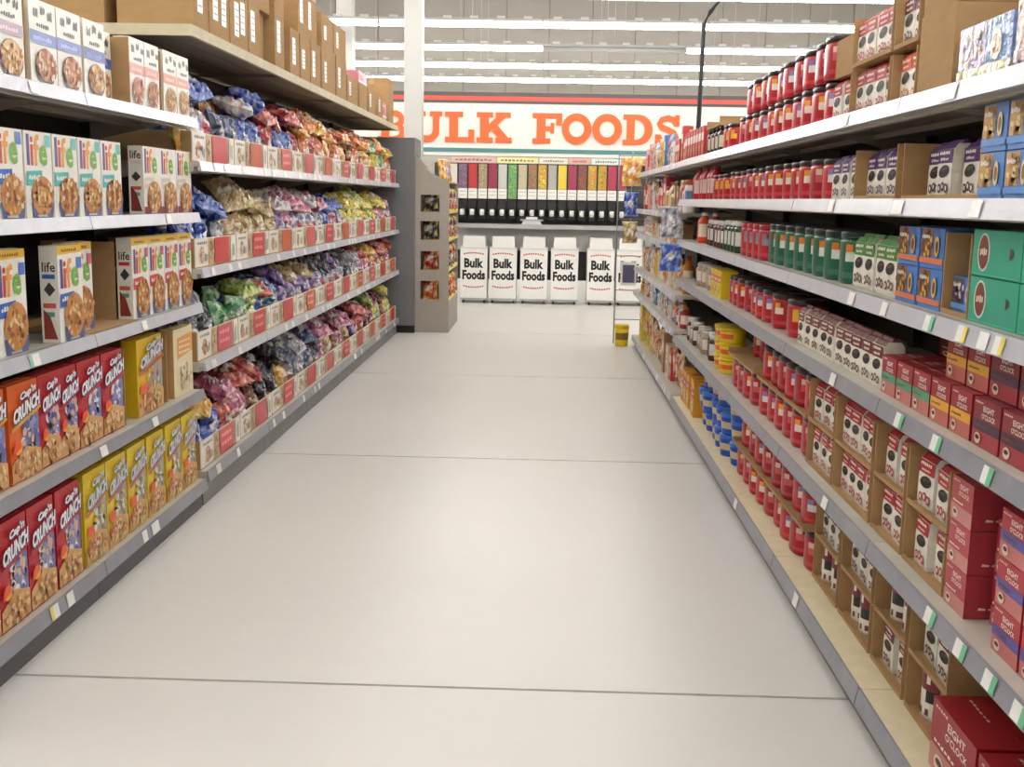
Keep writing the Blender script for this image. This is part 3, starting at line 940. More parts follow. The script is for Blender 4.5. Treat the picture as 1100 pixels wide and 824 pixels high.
def bottle(body, lab, lid, r=.04, h=.22, name='bottle'):
    def f():
        n = 16
        m = MB('glossy_plastic')
        m.lathe([(r * .9, 0), (r, h * .04), (r, h * .2), (r * .96, h * .55), (r, h * .62), (r * .85, h * .74), (r * .42, h * .86), (r * .4, h * .9)], lambda a, b: lab if a in (2, 3) and b % 7 else body, n, 2, 0, r, 0, body, body)
        l = MB('glossy_plastic'); l.lathe([(r * .46, h * .88), (r * .48, h * .99), (.001, h)], lid, n, 2, 0, r, 0, lid)
        return name, m.mesh(name), [('cap', l.mesh('cap'))]
    return f
def tub(body, lab, lid, r=.065, h=.1, name='plastic_tub'):
    def f():
        n = 22
        m = MB('glossy_plastic')
        m.lathe([(r * .86, 0), (r * .88, h * .06), (r * .91, h * .3), (r * .95, h * .62), (r * .97, h * .82)], lambda a, b: lab if a == 2 and (b < 5 or b > 17) else body, n, 2, 0, r, 0, body, body)
        l = MB('glossy_plastic'); l.lathe([(r, h * .82), (r * 1.01, h * .95), (r * .96, h * .995), (.001, h * .985)], lid, n, 2, 0, r, 0, lid)
        return name, m.mesh(name), [('lid', l.mesh('lid'))]
    return f

# soft pillow bag of sweets or snacks
def pillow(pal, w=.17, h=.24, t=.055, seed=1, name='candy_bag', stand=True):
    def f():
        rnd = random.Random(seed)
        nu, nv = 12, 14
        ph = [rnd.random() * 6 for _ in range(6)]
        amp = rnd.uniform(.12, .3)
        jt = [rnd.uniform(-1, 1) for _ in range(97)]
        def P(i, j, s):
            u, v = i / nu * 2 - 1, j / nv * 2 - 1
            crimp = max(0, (abs(v) - .84) / .16)
            th = t / 2 * max(0, 1 - abs(u) ** 2.6) ** .55 * max(0, 1 - abs(v) ** 3.4) ** .6
            th *= 1 + .28 * jt[(i * 31 + j * 17 + (5 if s > 0 else 0)) % 97]
            th *= 1 + amp * math.sin(3.1 * u + ph[0] + s) * math.cos(4.3 * v + ph[1]) + amp * .7 * math.sin(6.5 * u + ph[2]) * math.sin(5.7 * v + ph[3] + s)
            pinch = 1 - .1 * max(0, 1 - abs(v) ** 2) * (.5 + .5 * math.sin(ph[4])) - .06 * (1 - crimp)
            x = u * w / 2 * pinch + .006 * math.sin(3 * v + ph[5])
            return (x, s * th + (.004 * (1 if i % 2 else -1) * crimp * (0 < i < nu)) + .008 * math.sin(2 * v + ph[2]), (v + 1) / 2 * h + .004 * jt[(i * 7 + j * 13) % 97] * (abs(v) < .8))
        m = MB('bag_film')
        vc = []
        def mix(a, b, k): return tuple(x + (y - x) * max(0, min(1, k)) for x, y in zip(a, b))
        def tone(i, j, s):
            u, v = i / nu * 2 - 1, j / nv * 2 - 1
            if abs(v) > .93: return pal[1]
            k = math.sin(5 * u + 3 * v + ph[1]) * math.sin(4 * v - 3 * u + ph[4])
            col = mix(pal[0], pal[1], (k - .25) * 2.2)
            col = mix(col, pal[3], (-k - .3) * 2.4)
            if s < 0:
                e = (u / .5) ** 2 + ((v - .05) / .3) ** 2
                if e < 1:
                    col = mix(pal[2], pal[3], .5 + 1.4 * math.sin(9 * u + ph[0]) * math.sin(10 * v + ph[5]))
                    if abs(v - .05) < .12: col = mix(col, pal[2], .7)
                elif e < 1.35: col = mix(col, pal[3], .6)
            return mix(col, pal[2], .8 * rnd.random() ** 9)  # sparse whitish specks painted into the colour as glints on the film
        for s in (-1, 1):
            rows = [[P(i, j, s) for i in range(nu + 1)] for j in range(nv + 1)]
            cl = [[tone(i, j, s) for i in range(nu + 1)] for j in range(nv + 1)]
            if s > 0: rows = [r[::-1] for r in rows]; cl = [r[::-1] for r in cl]
            for r in cl: vc += r
            m.grid(rows, lambda a, b: pal[0], 0, False, False)
        m.vcol = vc
        m.weld()
        return name, m.mesh(name), []
    return f

# ------------------------------------------------------------------ left gondola: cereal
SHN = ['top', 'second', 'third', 'fourth', 'bottom']
def cereal_row(si, items):
    n = {}
    tot = {}
    for it in items: tot[it[1]] = tot.get(it[1], 0) + 1
    for (key, desc, b, y0, y1, sb) in items:
        i = n.get(desc, 0); n[desc] = i + 1
        wh = '' if tot[desc] == 1 else (', nearest the camera' if i == 0 else ', farthest from the camera' if i == tot[desc] - 1 else ', %s from the camera' % ORD[i])
        put(key, b, -1, (y0 + y1) / 2, ZL[si], desc + ' on the %s cereal shelf%s' % (SHN[si], wh), 'cereal box', 'cereal boxes on the %s shelf' % SHN[si], sb)
BLUEV, PERI = c('#4d5fa8'), c('#6f7fbe')
gP = granola(c('#b59aa8'), c('#7a5a72'), OATS, seed=11); gB = granola(PERI, c('#54605a'), REDOATS, seed=12); gD = granola(BLUEV, c('#46506a'), OATS, .185, seed=13)
gS = granola(c('#dd8f80'), c('#c9a296'), REDOATS, .165, seed=14); gS2 = granola(c('#dc8d7c'), c('#d9b48c'), OATS, .165, seed=15)
cereal_row(0, [('gP', 'white granola box with mauve band', gP, 2.88, 3.08, 0), ('gP', 'white granola box with mauve band', gP, 3.29, 3.48, 0),
    ('gB', 'white granola box with periwinkle band', gB, 3.52, 3.715, 0), ('gB', 'white granola box with periwinkle band', gB, 3.72, 3.91, 0),
    ('gD', 'white granola box with royal blue band', gD, 3.93, 4.12, 0), ('gD', 'white granola box with royal blue band', gD, 4.13, 4.32, .055),
    ('gS', 'white granola box with salmon band', gS, 4.365, 4.53, .004), ('gS', 'white granola box with salmon band', gS, 4.535, 4.7, .004),
    ('gS2', 'white granola box with coral band', gS2, 4.755, 4.92, .004), ('gS2', 'white granola box with coral band', gS2, 4.925, 5.09 - .07, .004)][:9] + [('gS2', 'white granola box with coral band', gS2, 4.925, 5.09, .004)])
TEAL, LBLUE, LRED = c('#3fb2ad'), c('#2f62bd'), c('#cf3440')
lb = life(LBLUE, c('#5f86c8'), seed=21); lt = life(TEAL, c('#62c0b8'), seed=22); ld = life(c('#d8cfc0'), None, dark=c('#7d2a2c'), w=.2, seed=23)
lt2 = life(TEAL, c('#62c0b8'), seed=27)
cereal_row(1, [('lb', 'white oat cereal box with blue label', lb, 3.04, 3.235, 0), ('lb', 'white oat cereal box with blue label', lb, 3.243, 3.432, 0)] +
    [('lt' if k % 2 else 'lt2', 'white oat cereal box with teal label', lt if k % 2 else lt2, 3.445 + .2 * k, 3.635 + .2 * k, 0) for k in range(4)] +
    [('ld', 'white oat cereal box with maroon foot', ld, 4.47, 4.67, 0), ('ld', 'white oat cereal box with maroon foot', ld, 4.675, 4.875, .002), ('ld', 'white oat cereal box with maroon foot', ld, 4.88, 5.08, .002)])
vb = life(LBLUE, c('#4a78c8'), True, seed=24); vr = life(LRED, c('#c05a66'), True, w=.18, seed=25)
cereal_row(2, [('vb', 'yellow-topped value cereal box with blue label', vb, 3.0, 3.19, .0), ('vb', 'yellow-topped value cereal box with blue label', vb, 3.22, 3.41, .0), ('vb', 'yellow-topped value cereal box with blue label', vb, 3.58, 3.78, -.025),
    ('vr', 'yellow-topped value cereal box with red label', vr, 3.815, 3.995, .03)] + [('vr', 'yellow-topped value cereal box with red label', vr, 4.31 + .184 * k, 4.49 + .184 * k, 0) for k in range(4)])
oo = crunch(c('#e2641f'), c('#2a3a7a'), c('#c9a23c'), w=.2, seed=31); rr = crunch(c('#c0212e'), c('#26428f'), c('#b8283c'), w=.2, seed=32); r3 = crunch(c('#c0212e'), c('#26428f'), c('#b8283c'), w=.145, seed=33)
yy = crunch(c('#e6bd1c'), c('#3f62a0'), c('#b5503c'), w=.29, h=.31, seed=34, yellow=True); ysm = crunch(c('#e8c61e'), c('#4a6a9c'), c('#b8604a'), w=.195, h=.335, seed=35, yellow=True)
rl = crunch(c('#c0212e'), c('#26428f'), c('#b8283c'), w=.185, h=.335, seed=36)
cereal_row(3, [('oo', 'orange crunchy cereal box', oo, 3.02, 3.23, 0), ('oo', 'orange crunchy cereal box', oo, 3.245, 3.455, 0), ('r3', 'red crunchy cereal box', r3, 3.46, 3.605, .003), ('r3', 'red crunchy cereal box', r3, 3.607, 3.75, .003), ('rr', 'red crunchy cereal box', rr, 3.753, 3.957, 0), ('rr', 'red crunchy cereal box', rr, 3.962, 4.166, 0),
    ('yy', 'large yellow berry cereal box', yy, 4.32, 4.61, 0), ('tan', 'cream and orange cereal box', tan_box, 4.76, 5.02, 0)])
cereal_row(4, [('rl', 'tall red crunchy cereal box', rl, 2.92, 3.11, -.01), ('rl', 'tall red crunchy cereal box', rl, 3.115, 3.303, -.01), ('rl', 'tall red crunchy cereal box', rl, 3.31, 3.495, -.01), ('rl', 'tall red crunchy cereal box', rl, 3.51, 3.7, -.01)] +
    [('ysm', 'tall yellow berry cereal box', ysm, a, a + .2, -.01) for a in (3.735, 3.937, 4.15, 4.365, 4.59, 4.8)])
# cardboard shipping sides left round the boxes
def case_side(x0, x1, y, z, h, label):
    m = MB('cardboard')
    o = thing('carton_sleeve', label, 'carton', ((x0 + x1) / 2, y, z))
    m.box((x0 - x1) / 2, (x1 - x0) / 2, 0, .006, 0, h); part('side_wall', m, o)
    m = MB('cardboard'); m.box((x0 - x1) / 2, (x0 - x1) / 2 + .006, .006, .22, 0, h); part('back_wall', m, o)
    m = MB('cardboard'); m.box((x0 - x1) / 2 + .006, (x0 - x1) / 2 + .2, .006, .22, 0, .002); part('floor_flap', m, o)
case_side(-1.95, -1.598, 4.35, 1.7758, .255, 'brown carton sleeve beside the salmon granola boxes')
case_side(-1.95, -1.603, 4.72, 1.7758, .25, 'brown carton sleeve between the salmon and coral granola boxes')
case_side(-1.95, -1.603, 3.495, 1.7758, .25, 'brown carton sleeve between the mauve and periwinkle granola boxes')
case_side(-1.95, -1.665, 4.296, .9588, .3, 'brown carton sleeve behind the red label value cereal')
m = MB('cardboard'); m.box(-1.86, -1.572, 3.83, 4.29, .9592, .9612)
m.box(-1.86, -1.855, 3.83, 4.29, .9612, .985)
cm = thing('carton_sheet', 'flattened brown carton sheet left beside the red label value cereal', 'carton', (-1.7, 4.06, .9585))
part('base_sheet', local(m, (-1.7, 4.06, .9585)), cm)
case_side(-1.95, -1.601, 4.185, .5618, .3, 'brown carton sleeve beside the large yellow cereal box')
case_side(-1.95, -1.605, 4.68, .5618, .3, 'brown carton sleeve between yellow and cream cereal boxes')
case_side(-1.95, -1.592, 3.712, .1378, .31, 'brown carton sleeve between red and yellow cereal on the bottom shelf')

# ------------------------------------------------------------------ left gondola: candy
def candy_tray(col, seed, w=.676, h=.135):
    def f():
        rnd = random.Random(seed)
        d = .4
        m = MB('cardboard', 'printed_carton'); m.box(-w / 2, w / 2, 0, d, 0, .004)
        fp = MB('printed_carton'); fp.box(-w / 2, w / 2, 0, .004, .004, h, c('#e2d6c0'))
        p = front(fp, w)
        o = rnd.uniform(-.02, .03)
        p.rect(.004, .006, w * .3 + o, h - .004, c('#ece6da'))
        p.ell(w * (.1 + .06 * rnd.random()), h * .42, w * .06, h * .3, c('#c99a6c'), 10); p.flakes(w * .13, h * .42, w * .06, h * .28, [c('#d8b48a'), c('#b0785e'), c('#e9dcc6')], 10, .014, rnd)
        p.squiggle(.03, h * .78, w * .22, .016, c('#8c8478'), rnd, 5); p.squiggle(w * .2, h * .15, w * .07, .06, c('#9a9084'), rnd, 2)
        p.rect(w * .32 + o, .006, w * .42 + o, h - .004, c('#cfa878'))
        p.flakes(w * .37 + o, h * .5, w * .04, h * .38, [c('#a5835c'), c('#e0c9a2'), c('#8f7048')], 14, .012, rnd)
        p.rect(w * .45 + o, .006, w * .82 + o, h - .004, col)
        if rnd.random() < .6:
            for i in range(2): p.squiggle(w * .5 + o, .04 + .045 * i, w * .26, .025, tuple(min(1, v * 1.2 + .25) for v in col), rnd, 4)
        p.rect(w * .86 + o, .006, w * .97, h - .004, c('#efe9dd'))
        p.squiggle(w * .88 + o * .5, .02, w * .07, .1, c('#9a9286'), rnd, 2)
        ps = [('front_panel', fp.mesh('front_panel'))]
        for x in (-w / 2, w / 2 - .004):
            s = MB('cardboard'); s.box(x, x + .004, .004, d, .004, h); ps.append(('side_panel', s.mesh('side_panel')))
        s = MB('cardboard'); s.box(-w / 2 + .004, w / 2 - .004, d - .004, d, .004, h); ps.append(('back_panel', s.mesh('back_panel')))
        return 'display_tray', m.mesh('tray_floor'), ps
    return f
TR = [('red', c('#c52f2f')), ('rosy red', c('#cf5550')), ('scarlet', c('#cc3a34')), ('rust orange', c('#c4572e')), ('pinkish red', c('#c9505a'))]
for si, z in enumerate(ZC):
    for k in range(10):
        nm, col = TR[(k * 3 + si * 2 + k // 4) % 5]
        put(('tray', nm, (k + si) % 3), candy_tray(col, (k + si) % 3 * 7 + len(nm)), -1, 5.06 + .345 + .689 * k, z,
            'candy display tray with %s panel, %s candy shelf, %s from the near end' % (nm, SHN[si] if si < 3 else 'bottom', ordn(k)), 'tray', 'candy display trays', -.012)
PAL = {k: [c(h) for h in v.split()] for k, v in {
    'blue': '#2b4fb4 #8fa9de #e8e6ea #1d3580', 'navy': '#28335f #6c7aa0 #d8d2cc #1a1f3c', 'brown': '#8a4a2c #d9b48a #f0e2c4 #5c2c1c', 'orange': '#dc6a24 #f3c07a #f4e8d8 #b2401c',
    'amber': '#e0a12e #f5dc8c #f6efe0 #c46a1e', 'green': '#3f9a5a #b6dcb4 #eef0e0 #1f6a3a', 'tan': '#bfa06a #e8d8b0 #f2ead8 #8a6a3c', 'olive': '#a89a4c #e4dca0 #f0ecd4 #b8702c',
    'pink': '#c86a8a #f0c4d0 #f4e8ea #8a3a5c', 'violet': '#6a4a92 #c0aad6 #eee8f0 #3c2660', 'yellow': '#d9c22c #f4ea9a #f6f2de #a8921c', 'silver': '#9a9aa4 #dcdce2 #f4f2f2 #5c5c68',
    'teal': '#3f7f96 #a8cdd6 #e8eeee #27546a', 'red': '#b82c34 #e89a8a #f3e4d8 #7a1a24', 'black': '#25232a #6a6a76 #cfcbd0 #0f0e12', 'maroon': '#7a2234 #c07a86 #ead8d4 #4a1420', 'lime': '#a8b84c #e2e8a4 #f2f2d8 #6a8a2c', 'white': '#d9d6d2 #f4f2ee #c84a3c #5a78b8'}.items()}
ZONES = [  # per shelf: (until y, palettes)
    [(5.6, ['blue', 'white', 'amber']), (6.4, ['brown', 'white', 'navy', 'orange', 'blue']), (7.7, ['blue', 'blue', 'navy', 'red']), (9.2, ['orange', 'orange', 'red', 'amber']), (10.3, ['orange', 'amber', 'brown']), (11.4, ['amber', 'orange', 'yellow', 'green']), (12, ['green', 'orange', 'amber'])],
    [(5.75, ['blue', 'blue', 'silver']), (6.8, ['tan', 'olive', 'brown', 'tan']), (8.2, ['pink', 'pink', 'violet', 'white']), (9.1, ['silver', 'blue', 'white', 'pink']), (11.0, ['yellow', 'yellow', 'lime']), (12, ['pink', 'yellow', 'white'])],
    [(5.55, ['silver', 'white', 'black', 'orange']), (6.2, ['green', 'lime', 'green', 'navy']), (6.9, ['teal', 'blue', 'red', 'white']), (7.8, ['violet', 'tan', 'violet']), (8.8, ['violet', 'black', 'white']), (10.0, ['black', 'silver', 'white']), (12, ['pink', 'red', 'red', 'amber'])],
    [(5.6, ['blue', 'violet', 'navy', 'amber']), (6.4, ['red', 'pink', 'brown', 'red']), (7.0, ['brown', 'maroon', 'amber', 'black']), (8.2, ['black', 'navy', 'silver', 'black']), (9.3, ['tan', 'brown', 'pink', 'maroon']), (10.2, ['maroon', 'violet', 'red']), (12, ['lime', 'yellow', 'maroon'])]]
rnd = random.Random(42)
nb = {}
def zone(si, y):
    for u, p in ZONES[si]:
        if y < u: return p
    return ZONES[si][-1][1]
BAGS = []
for si, z in enumerate(ZC):
    room = (.5, .42, .37, .45)[si]
    for k in range(27):
        y = 5.17 + .255 * k
        ps = zone(si, y)
        fat = rnd.random()
        big = si == 0
        hi = .02 * math.sin(k * 1.7 + si)
        BAGS.append((si, y + rnd.uniform(-.02, .02), z + .034, XL - .098, -rnd.uniform(.02, .2), rnd.uniform(-.2, .2), rnd.uniform(-.2, .2), rnd.choice(ps), 0 if big else 3))
        BAGS.append((si, y + rnd.uniform(-.03, .03), z + .034, XL - .212, -rnd.uniform(.05, .2), rnd.uniform(-.15, .15), rnd.uniform(-.2, .2), rnd.choice(ps), 1 if big else 4))
        if fat < (.95 if si < 2 else .85):
            low = (.285, .25, .225, .25)[si]
            BAGS.append((si, y + rnd.uniform(-.04, .04), z + low + hi + rnd.uniform(-.02, .02), XL - .05 - rnd.uniform(0, .03), -(rnd.uniform(.8, 1.25) if si != 2 else rnd.uniform(1.1, 1.3)), rnd.uniform(-.2, .2), rnd.uniform(-.55, .55), rnd.choice(ps), 2))
cnt = {}
for (si, y, z, x, lean, ro, yw, pn, kind) in BAGS:
    key = ('bag', pn, kind, rnd.randrange(2))
    w, h, t = ((.225, .235, .075), (.23, .31, .08), (.225, .22, .085), (.225, .195, .075), (.23, .25, .08))[kind]
    nm, me, _ = proto(key, pillow(PAL[pn], w, h, t, seed=sum(map(ord, pn)) + kind * 31 + key[3] * 7))
    i = cnt.get((si, pn), 0); cnt[(si, pn)] = i + 1
    o = link(nm, me, None, (x, y, z), (lean, ro, PI / 2 + yw))
    tag(o, '%s candy bag on the %s candy shelf, %s of its colour from the near end' % (pn, SHN[si] if si < 3 else 'bottom', ordn(i)), 'candy bag', 'candy bags on the %s candy shelf' % SHN[si])

# cartons on the overstock deck
OZ = 2.1785
deck = [(5.06, .225, .30, 1), (5.3, .33, .27, 2), (5.64, .34, .27, 2), (5.99, .24, .30, 1), (6.33, .2, .27, 1), (6.56, .24, .31, 1), (6.95, .26, .27, 1), (7.23, .3, .27, 1), (7.55, .33, .27, 1), (7.92, .5, .29, 1), (8.46, .42, .29, 1), (8.92, .5, .2, 1), (9.5, .4, .2, 0), (9.98, .4, .2, 1), (10.55, .3, .2, 1), (11.25, .35, .42, 0)]
up = [(5.06, .33, .27, 1), (5.42, .42, .27, 1), (5.88, .3, .27, 1), (6.3, .26, .3, 1), (6.58, .25, .3, 1), (7.2, .3, .28, 1), (7.55, .34, .28, 1), (7.95, .42, .22, 1), (8.4, .5, .22, 1)]
for k, (y, w, h, st) in enumerate(deck):
    put(('case', w, h, st), case_box(w - .008, h, .34, st, k), -1, y + w / 2, OZ, 'brown carton on the overstock deck, lower layer, %s from the near end' % ordn(k), 'carton', 'cartons on the overstock deck', -.035 if w != .2 else .02)
tops = {round(y, 2): None for y, *_ in deck}
for k, (y, w, h, st) in enumerate(up):
    under = max([hh for (yy_, ww, hh, _) in deck if yy_ < y + w and yy_ + ww > y])
    put(('case', w, h, st), case_box(w - .008, h, .34, st, k + 30), -1, y + w / 2, OZ + under + .004, 'brown carton on the overstock deck, upper layer, %s from the near end' % ordn(k), 'carton', 'cartons on the overstock deck', -.03 if k % 3 else -.01)
put('endcase', case_box(.35, .34, .35, 0, 77), -1, 5.235, OZ, 'brown carton standing behind the first overstock carton', 'carton', 'cartons on the overstock deck', .36)
put('endcase2', case_box(.34, .3, .35, 0, 78), -1, 5.235, OZ + .346, 'brown carton stacked upon the rear overstock carton', 'carton', 'cartons on the overstock deck', .36)
pk = pack(c('#d98a94'), [c('#c85a6a'), c('#f0d0d0'), c('#b23a4c'), c('#f2e2de')], .42, .1, .3, 61, name='snack_case')
put('pinkcase', pk, -1, 9.7, OZ + .2, 'flat pink snack case on the overstock cartons, upper one', 'case', 'pink snack cases', -.03)
put('pinkcase2', pack(c('#d07f8c'), [c('#c85a6a'), c('#f0d0d0'), c('#b23a4c'), c('#f2e2de')], .26, .16, .3, 62, name='snack_case'), -1, 10.98, OZ, 'upright pink snack case before the last overstock carton', 'case', 'pink snack cases', -.03)

# ------------------------------------------------------------------ right gondola: coffee
RSH = ['top', 'second', 'third', 'fourth', 'fifth', 'bottom']
_rn = {}
def rput(key, b, si, y, desc, cat, sb=0., dz=0., tilt=0., zs=None, where='coffee shelf', grp=None, layer='upper'):
    zs = zs or ZR
    k = (desc, si, where, layer if dz > .02 else 0)
    i = _rn.get(k, 0); _rn[k] = i + 1
    lay = ', %s layer' % layer if dz > .02 else ''
    lab = '%s, %s %s%s, %s from far end' % (desc, RSH[si], where, lay, ordn(i))
    return put(key, b, 1, y, zs[si] + dz, lab, cat, grp or '%s goods on the %s' % (RSH[si], where), sb, tilt)
rnd = random.Random(77)
CR = c('#b3202c'); CR2 = c('#a81c2a')
can_a = canister(CR, .074, .147, [c('#e9d9cc'), c('#e6a03a')], seed=1)
can_b = canister(CR2, .076, .147, [c('#c9585a'), c('#d9b9a8')], seed=2)
can_y = canister(CR, .07, .14, [c('#e7b13c'), c('#e9a02e')], seed=3, grip_shade=False)
can_g = canister(c('#1f6148'), .076, .17, [c('#cfd8c8'), c('#dd7f34')], lid='#1d2a26', seed=4)
can_w = canister(c('#b8282e'), .072, .142, [c('#dfd6d8'), c('#8c7fa8')], seed=5)
CANS = [('can_a', can_a), ('can_b', can_b), ('can_w', can_w)]
def cans(si, ys, desc='red coffee canister', dz=0., sb=0., pick=None):
    for y in sorted(ys, reverse=True):
        k, b = pick or CANS[rnd.randrange(3)]
        rput(k, b, si, y, desc, 'canister', sb + rnd.uniform(0, .012), dz, rnd.uniform(-.1, .1))
def seq(a, b, n): return [a + (b - a) * i / (n - 1) for i in range(n)]
RED, MAR, PUR, GRN, ORG, BRN = c('#b0242c'), c('#6e2530'), c('#51296c'), c('#4d8a3c'), c('#d9582a'), c('#74342c')
bag_red, bag_mar, bag_pur = coffee_bag(RED, seed=1, dots=c('#b23a44')), coffee_bag(MAR, seed=2), coffee_bag(PUR, seed=3, dots=c('#5a3450'))
bag_grn, bag_org, bag_brn = coffee_bag(GRN, seed=4, w=.105, h=.165), coffee_bag(ORG, seed=5, dots=c('#dd8f3a')), coffee_bag(BRN, seed=6)
def bags(si, ys, key, b, desc, dz=0., sb=0., jit=.012):
    for y in sorted(ys, reverse=True):
        rput(key, b, si, y, desc, 'coffee bag', sb + rnd.uniform(0, jit), dz, rnd.uniform(-.06, .06))
def case(si, y0, y1, desc, h=.15, d=.3, dz=0., sb=0.):
    rput(('ocase', round(y1 - y0, 3), h, d), open_case(y1 - y0, h, d), si, (y0 + y1) / 2, desc, 'carton', sb, dz)

# top shelf
cans(0, seq(5.72, 4.02, 11)); cans(0, seq(5.56, 4.0, 10), dz=.1485)
rput('can_y', can_y, 0, 6.2, 'red canister with orange label', 'canister', 0); rput('can_y', can_y, 0, 6.05, 'red canister with orange label', 'canister', 0)
jb = jar(c('#3a2118'), c('#d8cbb8'), c('#2a1712'), .05, .15, name='instant_coffee_jar')
for y in seq(6.85, 6.42, 4): rput('jb', jb, 0, y, 'dark brown instant coffee jar', 'jar')
m = open_case(.5, .05, .2)
rput('traytop', m, 0, 6.63, 'shallow brown tray over coffee jars', 'carton', 0, .152)
rw = small_box(c('#b8262e'), [c('#e9dfd2'), c('#c8742e')], .1, .19, .08, 9)
for y in seq(7.85, 7.05, 7): rput('rw', rw, 0, y, 'red and white tall box', 'box')
bags(0, [3.9, 3.79], 'bag_red', bag_red, 'white coffee bag with red band', sb=.02)
rput('c1', case_box(.25, .12, .3, 0, 5), 0, 3.85, 'brown carton on the white coffee bags', 'carton', .02, .147)
case(0, 3.26, 3.67, 'brown case of red-banded coffee bags', .14, .3)
bags(0, [3.61, 3.51, 3.4, 3.32], 'bag_red', bag_red, 'white coffee bag with red band', dz=.0045, sb=.012)
case(0, 3.262, 3.668, 'brown case of red-banded coffee bags', .15, .3, dz=.152)
bags(0, [3.61, 3.51, 3.4, 3.32], 'bag_red', bag_red, 'white coffee bag with red band', dz=.1565, sb=.012)
case(0, 3.03, 3.24, 'brown case of orange-banded coffee bags', .14, .3)
bags(0, [3.18, 3.08], 'bag_org', bag_org, 'white coffee bag with orange band', dz=.0045, sb=.012)
case(0, 3.032, 3.238, 'brown case of maroon-banded coffee bags', .15, .3, dz=.152)
bags(0, [3.18, 3.08], 'bag_mar', bag_mar, 'white coffee bag with maroon band', dz=.1565, sb=.012)
rput('c2', case_box(.25, .2, .4, 0, 6), 0, 2.885, 'large plain brown carton', 'carton', 0)
rput('c3', case_box(.25, .19, .4, 0, 7), 0, 2.885, 'large plain brown carton', 'carton', .004, .2045)
rput('c4', case_box(.5, .3, .2, 0, 8), 0, 2.5, 'wide brown carton behind the pale blue packs', 'carton', .2)
pastel = pack(c('#7f9fd0'), [c('#c9b4d6'), c('#e9dfb4'), c('#c98a5a'), c('#ece2b0')], .3, .13, .16, 21, film=True)
rput('pastel', pastel, 0, 2.57, 'pale blue snack pack with cream band', 'snack pack'); rput('pastel2', pack(c('#b9a2b4'), [c('#d9b4a6'), c('#e9dfd4'), c('#c98a6a'), c('#d8c0c0')], .3, .17, .16, 22, film=True), 0, 2.25, 'pinkish snack pack with biscuit picture', 'snack pack')
# second shelf
tallr = bottle(c('#b5222c'), c('#d8c4bc'), c('#a61c28'), .042, .2, 'syrup_bottle')
for y in seq(7.62, 6.7, 9): rput('tallr', tallr, 1, y, 'tall red syrup bottle', 'bottle', rnd.uniform(0, .03))
for y in seq(6.5, 6.15, 3): rput('can_y', can_y, 1, y, 'red canister with orange label', 'canister')
cans(1, seq(5.98, 3.98, 13))
bags(1, [3.845, 3.735, 3.625], 'bag_pur', bag_pur, 'white coffee bag with purple band', sb=.01)
case(1, 3.13, 3.55, 'brown case of purple-banded coffee bags', .15, .3)
bags(1, [3.49, 3.385, 3.28, 3.18], 'bag_pur', bag_pur, 'white coffee bag with purple band', dz=.0045, sb=.03)
case(1, 2.56, 3.11, 'brown case of purple-banded coffee bags', .15, .3, sb=.01)
bags(1, [3.0, 2.89, 2.78, 2.68], 'bag_pur', bag_pur, 'white coffee bag with purple band', dz=.0045, sb=.03, jit=.04)
cookie = pack(c('#4f83c6'), [c('#c89a58'), c('#e6cf8a'), c('#8a5a30'), c('#5d93d8')], .13, .1, .16, 31)
for y in (2.47, 2.33, 2.19, 2.05):
    rput('cookie', cookie, 1, y, 'blue biscuit pack with golden biscuits', 'snack pack', 0); rput('cookie', cookie, 1, y, 'blue biscuit pack with golden biscuits', 'snack pack', 0, .1025)
# third shelf
ob = bottle(c('#d2491e'), c('#e6d2c0'), c('#f0ece4'), .045, .19, 'juice_bottle')
rput('ob', ob, 2, 7.1, 'orange bottle with white cap', 'bottle'); rput('ob', ob, 2, 6.98, 'orange bottle with white cap', 'bottle', .05)
jw = jar(c('#4a2c20'), c('#d8d2cc'), c('#e2ddd4'), .042, .15, name='instant_coffee_jar')
for y in seq(6.8, 6.2, 6): rput('jw', jw, 2, y, 'brown instant coffee jar with white label', 'jar', rnd.uniform(0, .02))
jg = jar(c('#2a4a34'), c('#d8d8cc'), c('#e8e4dc'), .045, .16, name='creamer_jar')
for y in seq(6.06, 5.72, 4): rput('jg', jg, 2, y, 'green creamer jar with white lid', 'jar')
can_m = canister(c('#b0232f'), .07, .16, [c('#8f8a94'), c('#8a7f8c')], seed=8, grip_shade=False, lid='#a8222e')
for y in seq(5.5, 5.05, 4): rput('can_m', can_m, 2, y, 'red canister with grey label', 'canister')
cans(2, seq(4.86, 3.68, 8), 'dark green coffee canister', pick=('can_g', can_g))
bags(2, [3.5, 3.39, 3.28, 3.17], 'bag_grn', bag_grn, 'white coffee bag with green band', sb=.01)
choc = pack(c('#3f79c4'), [c('#8a5636'), c('#e0b24a'), c('#5a3422'), c('#d9774a')], .165, .098, .14, 41)
for y in (2.98, 2.8):
    rput('choc', choc, 2, y, 'blue and orange cocoa pack', 'snack pack'); rput('choc', choc, 2, y, 'blue and orange cocoa pack', 'snack pack', 0, .1)
case(2, 2.545, 2.71, 'tall brown open case holding a small blue pack', .19, .28)
rput('minis', pack(c('#4d7fc8'), [c('#5c5560'), c('#d8c8d8'), c('#3a3440'), c('#6d9ad8')], .14, .085, .1, 42), 2, 2.625, 'small blue and grey snack pack', 'snack pack', .02, .0045)
tealp = pack(c('#2fa284'), [c('#2fa284')], .26, .1, .3, 43, oval=c('#7a3226'), name='pod_case')
for y in (2.405, 2.14):
    rput('tealp', tealp, 2, y, 'teal coffee pod case with red oval', 'pod case'); rput('tealp', tealp, 2, y, 'teal coffee pod case with red oval', 'pod case', 0, .1025)
